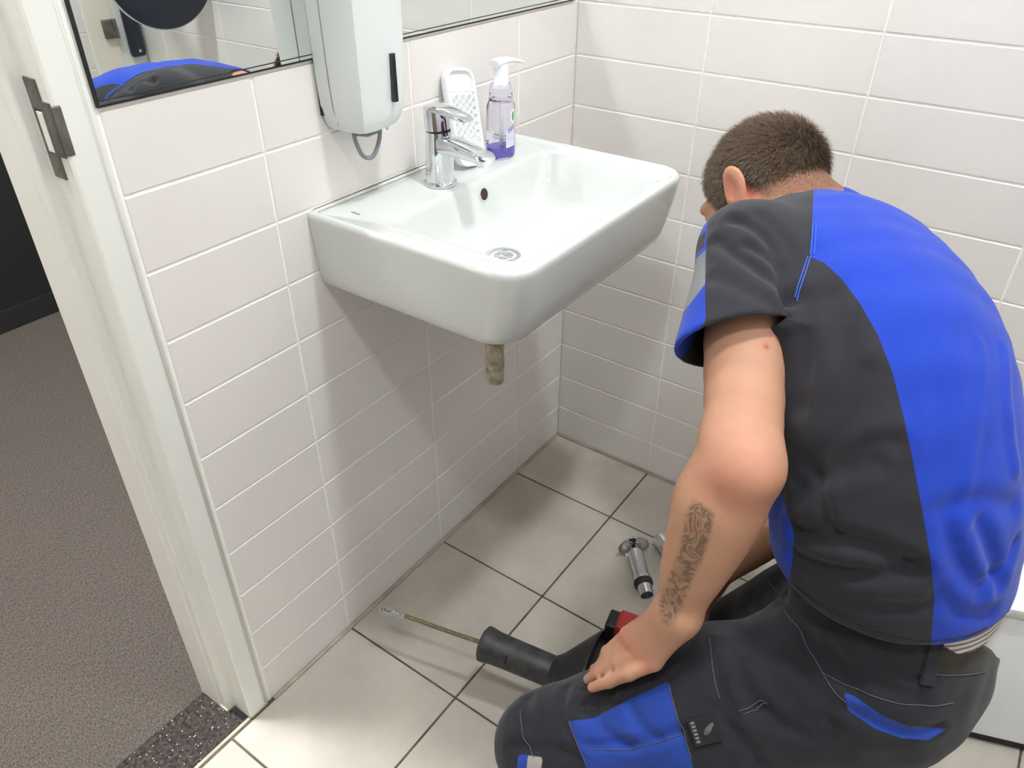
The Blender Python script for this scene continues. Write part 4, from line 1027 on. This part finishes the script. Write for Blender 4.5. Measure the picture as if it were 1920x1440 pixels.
attr(shirt, 'strip', np.where(onslv, np.clip(np.minimum(poly_sd(sP, STRIP), poly_sd(sP, PSL)), -20, 20), -20))
LABEL = [(1324, 434), (1319, 464), (1285, 492), (1285, 462)]
attr(shirt, 'patch', np.where(onslv, np.clip(poly_sd(sP, LABEL), -20, 20), -20))
sm = shirt.modifiers.new('thickness', 'SOLIDIFY'); sm.thickness = 0.0032; sm.offset = -1

# trousers
wst = [hit(P_TORSO_S, u, v) for u, v in ((1510, 1085), (1760, 1204), (1850, 1244))]
WST_C = wst[1]; WST_N = unit(np.cross(wst[0]-wst[1], wst[2]-wst[1]))
if WST_N[2] < 0: WST_N = -WST_N
tV, tQ = surf([Cut(c, WST_C, WST_N) for c in P_TROU], 0.0046, smooth=3)
tV[:, 2] = np.maximum(tV[:, 2], GROUND+0.004)
tN = vnormals(tV, tQ)
TR_FOLDS = [
    ([(1470, 1110), (1530, 1210), (1600, 1290)], 0.009, 0.013), ([(1560, 1220), (1640, 1280), (1720, 1310)], 0.006, 0.012), ([(1600, 1215), (1690, 1265), (1740, 1275)], 0.005, 0.011),
    ([(1340, 1210), (1350, 1290), (1370, 1330)], 0.006, 0.010), ([(1370, 1215), (1400, 1290), (1440, 1340)], 0.005, 0.011), ([(1340, 1330), (1390, 1390), (1420, 1430)], 0.007, 0.011), ([(1420, 1330), (1480, 1360), (1540, 1345)], 0.006, 0.012),
    ([(1470, 1370), (1530, 1385), (1560, 1360)], 0.006, 0.010), ([(1060, 1290), (1055, 1340), (1075, 1390)], 0.004, 0.010), ([(1120, 1330), (1130, 1370), (1180, 1400)], 0.004, 0.010), ([(1180, 1320), (1200, 1360), (1230, 1385)], 0.004, 0.010),
    ([(1100, 1398), (1190, 1396), (1275, 1372)], 0.005, 0.008), ([(990, 1310), (1000, 1370), (1060, 1410)], 0.004, 0.011), ([(960, 1400), (1020, 1408), (1080, 1420)], 0.006, 0.011), ([(1150, 1300), (1080, 1325), (1110, 1340)], 0.005, 0.009),
    ([(1590, 1330), (1680, 1372), (1760, 1368)], 0.006, 0.010), ([(1430, 1130), (1500, 1260), (1560, 1330)], 0.004, 0.012)]
tV = folds(tV, tN, P_TROU, TR_FOLDS)
tV = cloth_noise(tV, tN, 0.0032, 22)
tV[:, 2] = np.maximum(tV[:, 2], GROUND+0.004)
tN = vnormals(tV, tQ); tP = pix(tV); tF = view_facing(tV, tN)
TB1 = [(1066, 1352), (1112, 1347), (1178, 1312), (1252, 1278), (1262, 1312), (1278, 1370), (1296, 1420), (1305, 1470), (1110, 1470), (1086, 1405)]
TB2 = [(1582, 1298), (1602, 1305), (1652, 1340), (1702, 1362), (1778, 1366), (1740, 1388), (1690, 1384), (1640, 1366), (1590, 1332)]
TB3 = [(972, 1416), (990, 1414), (984, 1460), (966, 1460)]
TG = [(1716, 1214), (1845, 1206), (1866, 1212), (1848, 1258), (1800, 1262), (1722, 1262)]
M['trouser'] = cloth_mat('work_trouser_cloth', (rgb(47, 48, 54), rgb(38, 39, 45)), [('blue', rgb(46, 76, 168), rgb(38, 66, 152)), ('belt', rgb(58, 54, 46), rgb(44, 42, 38)), ('pad', rgb(178, 172, 164), rgb(150, 146, 140))], weave=800, bump=0.35)
trou = obj('trousers', (tV, tQ), M['trouser'], man, smooth=True)
attr(trou, 'blue', masked(tP, tF, [TB1, TB2, TB3]))
attr(trou, 'belt', masked(tP, tF, [TG]))
attr(trou, 'pad', masked(tP, tF, [[(990, 1416), (1018, 1420), (1010, 1470), (984, 1470)]]))
# seams
def seam(name, prims, pts, mat, parent, r=0.0007, off=0.0018):
    L = [hit(prims, *q) for q in pts]; L = [x for x in L if x is not None]
    if len(L) < 2: return
    L = spline(L, 8*len(L))
    # settle the line on the finished cloth
    tgt = {'t': (tV, tN), 's': (sVv, sN)}[name]
    out = []
    for p in L:
        i = np.argmin(((tgt[0]-p)**2).sum(1)); n = tgt[1][i]
        out.append(p+n*((tgt[0][i]-p)@n+off*0.5))
    obj('seam', tube(np.array(out), r, 5), mat, parent, smooth=True)
M['stitch'] = noise_mat('grey_stitching', rgb(104, 104, 110), rgb(84, 84, 90), rough=0.8, scale=300)
M['stitch_blue'] = noise_mat('blue_stitching', rgb(70, 108, 228), rgb(56, 92, 210), rough=0.8, scale=300)
for L in ([(1440, 1090), (1490, 1170), (1530, 1240), (1560, 1290), (1585, 1315)], [(1330, 1200), (1338, 1260), (1350, 1310)], [(1385, 1334), (1430, 1318)], [(1392, 1340), (1436, 1322)],
          [(1540, 1260), (1600, 1290), (1680, 1318), (1740, 1322), (1790, 1318)], [(1068, 1352), (1085, 1400), (1100, 1436)], [(1100, 1405), (1190, 1402), (1276, 1376)], [(1722, 1262), (1800, 1265), (1846, 1258)],
          [(1254, 1280), (1280, 1370), (1296, 1420)], [(975, 1330), (985, 1390), (1000, 1420)]):
    seam('t', P_TROU, L, M['stitch'], trou)
for L in ([(1526, 352), (1523, 420), (1519, 480)], [(1532, 352), (1529, 420), (1526, 480)], [(1519, 484), (1508, 522), (1491, 560)], [(1514, 484), (1503, 520), (1487, 556)]): seam('s', P_SHIRT, L, M['stitch_blue'], shirt, 0.0008)
seam('s', P_SHIRT, [(1485, 1090), (1560, 1143), (1650, 1182), (1745, 1201), (1850, 1176)], M['rubber'], shirt, 0.0006)
# label patch with a small figure on the pocket
lc = hit(P_TROU, 1320, 1367); li = np.argmin(((tV-lc)**2).sum(1)); ln_ = tN[li]
ex = unit(hit(P_TROU, 1344, 1360)-hit(P_TROU, 1296, 1372)); ex = unit(ex-ln_*(ex@ln_)); ey = np.cross(ln_, ex)
lc = tV[li]+ln_*0.003
lab = obj('pocket_label', obox(lc, ex, ey, ln_, 0.0195, 0.0185, 0.0016, 0.0008), M['rubber'], trou)
fig = lathe([(0.0001, -0.010), (0.0030, -0.007), (0.0042, -0.001), (0.0034, 0.004), (0.0022, 0.0055), (0.0030, 0.0085), (0.0001, 0.0115)], lc+ln_*0.0018+ex*0.006, unit(ex*0.8+ey*0.6), 14)
obj('label_figure', (lc+ln_*0.0018+(fig[0]-lc-ln_*0.0018)-np.outer((fig[0]-lc-ln_*0.0018)@ln_, ln_)*0.7, fig[1]), M['stitch'], lab, smooth=True)
for k in range(6):
    obj('label_letter', obox(lc+ln_*0.0017-ex*0.0125+ey*(-0.0125+0.005*k), ex, ey, ln_, 0.0028, 0.0015, 0.0003, 0.0001), M['disp_grey'], lab)
# belt loop, undershirt edge, boots
bl = hit(P_TROU, 1746, 1240)
if bl is not None:
    i = np.argmin(((tV-bl)**2).sum(1)); n = tN[i]; d_ = unit(hit(P_TROU, 1738, 1275)-hit(P_TROU, 1752, 1222)); d_ = unit(d_-n*(d_@n))
    lp = obj('belt_loop', obox(tV[i]+n*0.003, np.cross(n, d_), d_, n, 0.009, 0.030, 0.0025, 0.001), M['trouser'], trou)
    for an_ in ('blue', 'belt', 'pad'): attr(lp, an_, np.full(len(lp.data.vertices), -20.0))
uV, uQ = surf([Cut(Cut(c, HEM_C+0.045*HEM_N, HEM_N), HEM_C-0.05*HEM_N, -HEM_N) for c in chain_s([(a+V3(0.010, 0, 0), b-0.014, c+0.006) for a, b, c in TORSO[:3]], LAT, 0.005, 8)], 0.005, smooth=2)
def under_mat():
    m, nt, b = new_mat('striped_undershirt')
    tc = N(nt, 'ShaderNodeTexCoord'); wv = N(nt, 'ShaderNodeTexWave', bands_direction='Z'); wv.inputs['Scale'].default_value = 38; wv.inputs['Distortion'].default_value = 1.2
    nt.links.new(tc.outputs['Object'], wv.inputs['Vector'])
    cr = N(nt, 'ShaderNodeValToRGB'); e = cr.color_ramp.elements; e[0].position = 0.25; e[0].color = rgb(120, 112, 104); e[1].position = 0.5; e[1].color = rgb(214, 208, 200)
    nt.links.new(wv.outputs['Color'], cr.inputs[0]); nt.links.new(cr.outputs[0], b.inputs['Base Color']); b.inputs['Roughness'].default_value = 0.9
    return m
obj('undershirt', (uV, uQ), under_mat(), man, smooth=True)
M['boot'] = noise_mat('black_boot_leather', rgb(26, 26, 30), rgb(20, 20, 23), rough=0.5, scale=60, bump=0.3, bscale=200)
for an, kn in ((AN_L, KN_L), (AN_R, KN_R)):
    d_ = unit(V3(kn[0]-an[0], kn[1]-an[1], 0)); s_ = V3(-d_[1], d_[0], 0); lo_ = GROUND+0.045
    heel = V3(an[0], an[1], lo_)-d_*0.035; ball = V3(an[0], an[1], lo_)+d_*0.15; toe = V3(an[0], an[1], lo_-0.006)+d_*0.21
    bo_, bq_ = surf([Cap(an+V3(0, 0, 0.03), an+V3(0, 0, -0.03), 0.062, 0.058, s_, 0.02), Cap(an, heel, 0.056, (0.046, 0.046), s_, 0.02), Cap(an, ball, (0.052, 0.056), (0.054, 0.044), s_, 0.03), Cap(ball, toe, (0.054, 0.044), (0.046, 0.036), s_, 0.02)], 0.006)
    bo_[:, 2] = np.maximum(bo_[:, 2], GROUND+0.002)
    bt_ = obj('boot', (bo_, bq_), M['boot'], man, smooth=True)
man.scale = (FIG,)*3
man.location = Vector(FIG*np.array(man.location)+FIG_T)
# ------------------------------------------------------------------ loose trap parts on the floor
tr = thing('trap_tube', 'chrome trap tube with wall flange and black rubber seal lying on the floor', 'pipe', (0.42, -0.31, 0.0))
q0 = np.array([0.3820, -0.2800, 0.0350]); q1 = np.array([0.4740, -0.3840, 0.0165]); ax = (q1-q0); Lq = np.linalg.norm(ax); ax /= Lq
obj('tube', lathe([(0.0150, 0.0), (0.0175, 0.0), (0.0178, 0.006), (0.0175, 0.010), (0.0173, Lq*0.66), (0.0190, Lq*0.68), (0.0190, Lq*0.74)], q0, ax, 28), M['chrome'], tr, smooth=True, auto=40)
obj('rubber_seal', lathe([(0.0199, Lq*0.735), (0.0206, Lq*0.75), (0.0206, Lq*0.81), (0.0193, Lq*0.825)], q0, ax, 28), M['rubber'], tr, smooth=True, auto=40)
obj('spigot', lathe([(0.0161, Lq*0.80), (0.0161, Lq), (0.0138, Lq), (0.0136, Lq*0.90)], q0, ax, 28), M['chrome'], tr, smooth=True, auto=40)
obj('bore', lathe([(0.0137, Lq*0.965), (0.0001, Lq*0.964)], q0, ax, 24), M['rubber'], tr)
obj('wall_flange', lathe([(0.0181, 0.010), (0.0234, 0.0055), (0.0316, 0.0070), (0.0357, 0.0130), (0.0357, 0.0138), (0.0310, 0.0085), (0.0234, 0.0072), (0.0181, 0.0115)], q0, ax, 36), M['chrome'], tr, smooth=True, auto=50)
tc2 = thing('trap_cup', 'chrome bottle trap cup lying on the floor behind the tattooed forearm', 'pipe', (0.45, -0.24, 0.0))
c0 = np.array([0.4230, -0.2180, 0.0215]); c1 = np.array([0.5050, -0.2700, 0.0215]); ax = c1-c0; Lc = np.linalg.norm(ax); ax /= Lc
obj('cup', lathe([(0.0001, 0.004), (0.0170, 0.0035), (0.0195, 0.0), (0.0210, 0.002), (0.0213, 0.008), (0.0205, 0.012), (0.0205, Lc*0.55), (0.0215, Lc*0.60), (0.0215, Lc)], c0, ax, 32), M['chrome'], tc2, smooth=True, auto=40)
obj('clamp_nut', lathe([(0.0190, Lc*0.98), (0.0190, Lc*1.02), (0.0150, Lc*1.25), (0.0140, Lc*1.3)], c0, ax, 12), M['rubber'], tc2)

# ------------------------------------------------------------------ drain auger
T0 = np.array([0.3120, -0.7560, 0.1330]); T1 = np.array([0.4480, -0.7290, 0.1270]); tax = T1-T0; tax /= np.linalg.norm(tax)
au = thing('drain_auger', 'black drum drain auger with red grip and steel spring cable', 'tool', (0.50, -0.72, 0.0))
TL = 0.140
obj('nose_sleeve', lathe([(0.0060, 0.0), (0.0270, 0.0005), (0.0325, 0.004), (0.0330, 0.010), (0.0312, 0.020), (0.0300, 0.030), (0.0292, 0.075), (0.0285, TL), (0.0280, TL+0.004)], T0, tax, 40), M['scuffed'], au, smooth=True, auto=50)
a_, b_, d_ = frame_from(tax)
pc = T0+0.058*tax+(b_*0.55+a_*0.83)*0.0297 if (a_@np.array([0, -1, 0])) > 0 else T0+0.058*tax+(b_*0.55-a_*0.83)*0.0297
nr = pc-(T0+0.058*tax); nr /= np.linalg.norm(nr); tg = np.cross(nr, tax)
obj('sleeve_slot', obox(pc, tax, nr, tg, 0.002, 0.0006, 0.008, 0.0004), M['rubber'], au)
obj('funnel', lathe([(0.0285, TL-0.002), (0.0330, TL+0.004), (0.0400, TL+0.012), (0.0960, TL+0.058), (0.0985, TL+0.061), (0.0985, TL+0.064), (0.0950, TL+0.065)], T0, tax, 48), M['black_plastic'], au, smooth=True, auto=35)
obj('drum', lathe([(0.0840, TL+0.063), (0.0850, TL+0.065), (0.0850, TL+0.1050), (0.0820, TL+0.1120), (0.0500, TL+0.1200), (0.0280, TL+0.1240), (0.0280, TL+0.1500), (0.0001, TL+0.1510)], T0, tax, 48), M['black_plastic'], au, smooth=True, auto=35)
# grip: black bracket with a red pistol body behind the drum
gb = T0+tax*(TL+0.128)
side = np.cross(tax, [0, 0, 1.0]); side /= np.linalg.norm(side); upv = np.cross(side, tax)
gc = np.array([0.5370, -0.6200, 0.1950])
obj('bracket', obox(gc-tax*0.028-upv*0.008, tax, side, upv, 0.012, 0.020, 0.024), M['black_plastic'], au)
obj('bracket_stem', tube(np.array([gb+tax*0.005+upv*0.01, gc-upv*0.02]), 0.014, 12), M['black_plastic'], au, smooth=True)
obj('grip', obox(gc, tax, side, upv, 0.022, 0.022, 0.024, 0.006), M['red_plastic'], au)
obj('rear_handle', tube(spline([gb+tax*0.03, gb+tax*0.06+upv*0.02, gb+tax*0.12+upv*0.022], 10), 0.014, 14), M['black_plastic'], au, smooth=True)
# spring cable
CT = np.array([0.1040, -0.8050, 0.1290])
cab = np.array([CT, CT*0.66+T0*0.34+[0, 0, 0.001], CT*0.33+T0*0.67+[0, 0, -0.001], T0+tax*0.01])
path = spline(cab, 60)
core = obj('cable_core', tube(path, 0.0026, 8), M['steel'], au, smooth=True)
def helix(p0s, r0, r1, pitch, wire, s0, s1, n_per=10, ns=5):
    seg = np.linalg.norm(np.diff(p0s, axis=0), axis=1); s = np.concatenate([[0], np.cumsum(seg)])
    turns = (s1-s0)/pitch; m = int(turns*n_per)
    ss = np.linspace(s0, s1, m)
    P_ = np.stack([np.interp(ss, s, p0s[:, k]) for k in range(3)], 1)
    d = (p0s[-1]-p0s[0]); a, b, d = frame_from(d)
    ph = 2*math.pi*np.arange(m)/n_per; r = np.interp(ss, [s0, s1], [r0, r1])
    return tube(P_+(r*np.cos(ph))[:, None]*a+(r*np.sin(ph))[:, None]*b, wire, ns)
seg = np.linalg.norm(np.diff(path, axis=0), axis=1).sum()
M['brass'] = noise_mat('brassy_steel', rgb(172, 160, 122), rgb(140, 132, 108), rough=0.3, scale=60, metal=0.9)
obj('spring_coil', helix(path, 0.0034, 0.0036, 0.0026, 0.0011, 0.050, seg, 8, 5), M['brass'], au, smooth=True)
obj('spring_tip', join(helix(path, 0.0050, 0.0060, 0.0052, 0.0010, -0.0, 0.028, 12, 5), helix(path, 0.0062, 0.0036, 0.0028, 0.0012, 0.026, 0.052, 10, 5)), M['chrome'], au, smooth=True)
obj('collar', lathe([(0.0060, -0.004), (0.0075, -0.003), (0.0075, 0.002)], T0, tax, 18), M['steel'], au, smooth=True, auto=40)

# ------------------------------------------------------------------ white bin behind the man
bn = thing('waste_bin', 'white rectangular bin with a black base standing on the tiled floor', 'bin', (1.15, -0.22, 0.0))
bd = np.array([0.942, 0.334, 0.0]); bnm = np.array([-0.334, 0.942, 0.0]); bo = np.array([1.0555, -0.3440, 0.0])
def bin_ring(i, z, r=0.008):
    q = rrect(i, 0.30-i, i, 0.20-i, r, 0, 4)
    return bo+q[:, 0:1]*bd+q[:, 1:2]*bnm+np.array([0, 0, z])
obj('base', loft([bin_ring(0.006, 0.001), bin_ring(0.004, 0.004), bin_ring(0.004, 0.021)]), M['rubber'], bn, smooth=True, auto=40)
obj('body', loft([bin_ring(0.003, 0.020), bin_ring(0.0, 0.024), bin_ring(-0.002, 0.330), bin_ring(0.0, 0.335)]), M['white_plastic'], bn, smooth=True, auto=30)
obj('lid', loft([bin_ring(-0.005, 0.335), bin_ring(-0.007, 0.338), bin_ring(-0.006, 0.352), bin_ring(0.004, 0.362, 0.02), bin_ring(0.03, 0.366, 0.03)]), M['white_plastic'], bn, smooth=True, auto=40)

# ------------------------------------------------------------------ things seen only in the mirror (far right of the room)
ds = thing('navy_disc', 'round navy disc with a pale rim seen in the mirror', 'disc', (1.21, -0.13, 1.09))
obj('pad', lathe([(0.0001, 0.012), (0.150, 0.012), (0.162, 0.008), (0.166, 0.0)], (1.215, -0.135, 1.106), (-1, 0.0, 0.0), 64), M['navy'], ds, smooth=True, auto=40)
obj('rim', lathe([(0.160, -0.012), (0.167, -0.010), (0.168, 0.000), (0.165, 0.001)], (1.215, -0.135, 1.106), (-1, 0.0, 0.0), 64), M['disp'], ds, smooth=True, auto=40)
obj('arm', tube(np.array([(1.22, -0.135, 1.106), (1.40, -0.06, 1.106), (1.575, -0.03, 1.106)]), 0.016, 12), M['navy'], ds, smooth=True)
obj('wall_plate', bevel_box(1.575, 1.598, -0.060, 0.0-0.012, 0.81, 1.30, 0.010, 3), M['navy'], ds, smooth=True, auto=40)
obj('screw', lathe([(0.005, 0), (0.005, 0.002), (0.003, 0.003)], (1.5755, -0.036, 0.828), (-1, 0, 0), 14), M['chrome'], ds)
pp = thing('corner_post', 'white painted post in the room corner seen in the mirror', 'post', (1.59, -0.04, 0.0))
obj('board', bevel_box(1.5975, 1.600, -0.084, -0.002, 0.6, 1.9, 0.001, 1), M['white_paint'], pp)
ph = thing('door_hinge', 'small steel hinge on the cream wall seen in the mirror', 'hinge', (1.59, -0.11, 0.89))
obj('leaf', bevel_box(1.585, 1.5985, -0.125, -0.088, 0.872, 0.925, 0.002, 1), M['steel'], ph)
obj('knuckle', lathe([(0.006, 0), (0.006, 0.053)], (1.585, -0.090, 0.872), (0, 0, 1), 14), M['steel'], ph, smooth=True, auto=40)
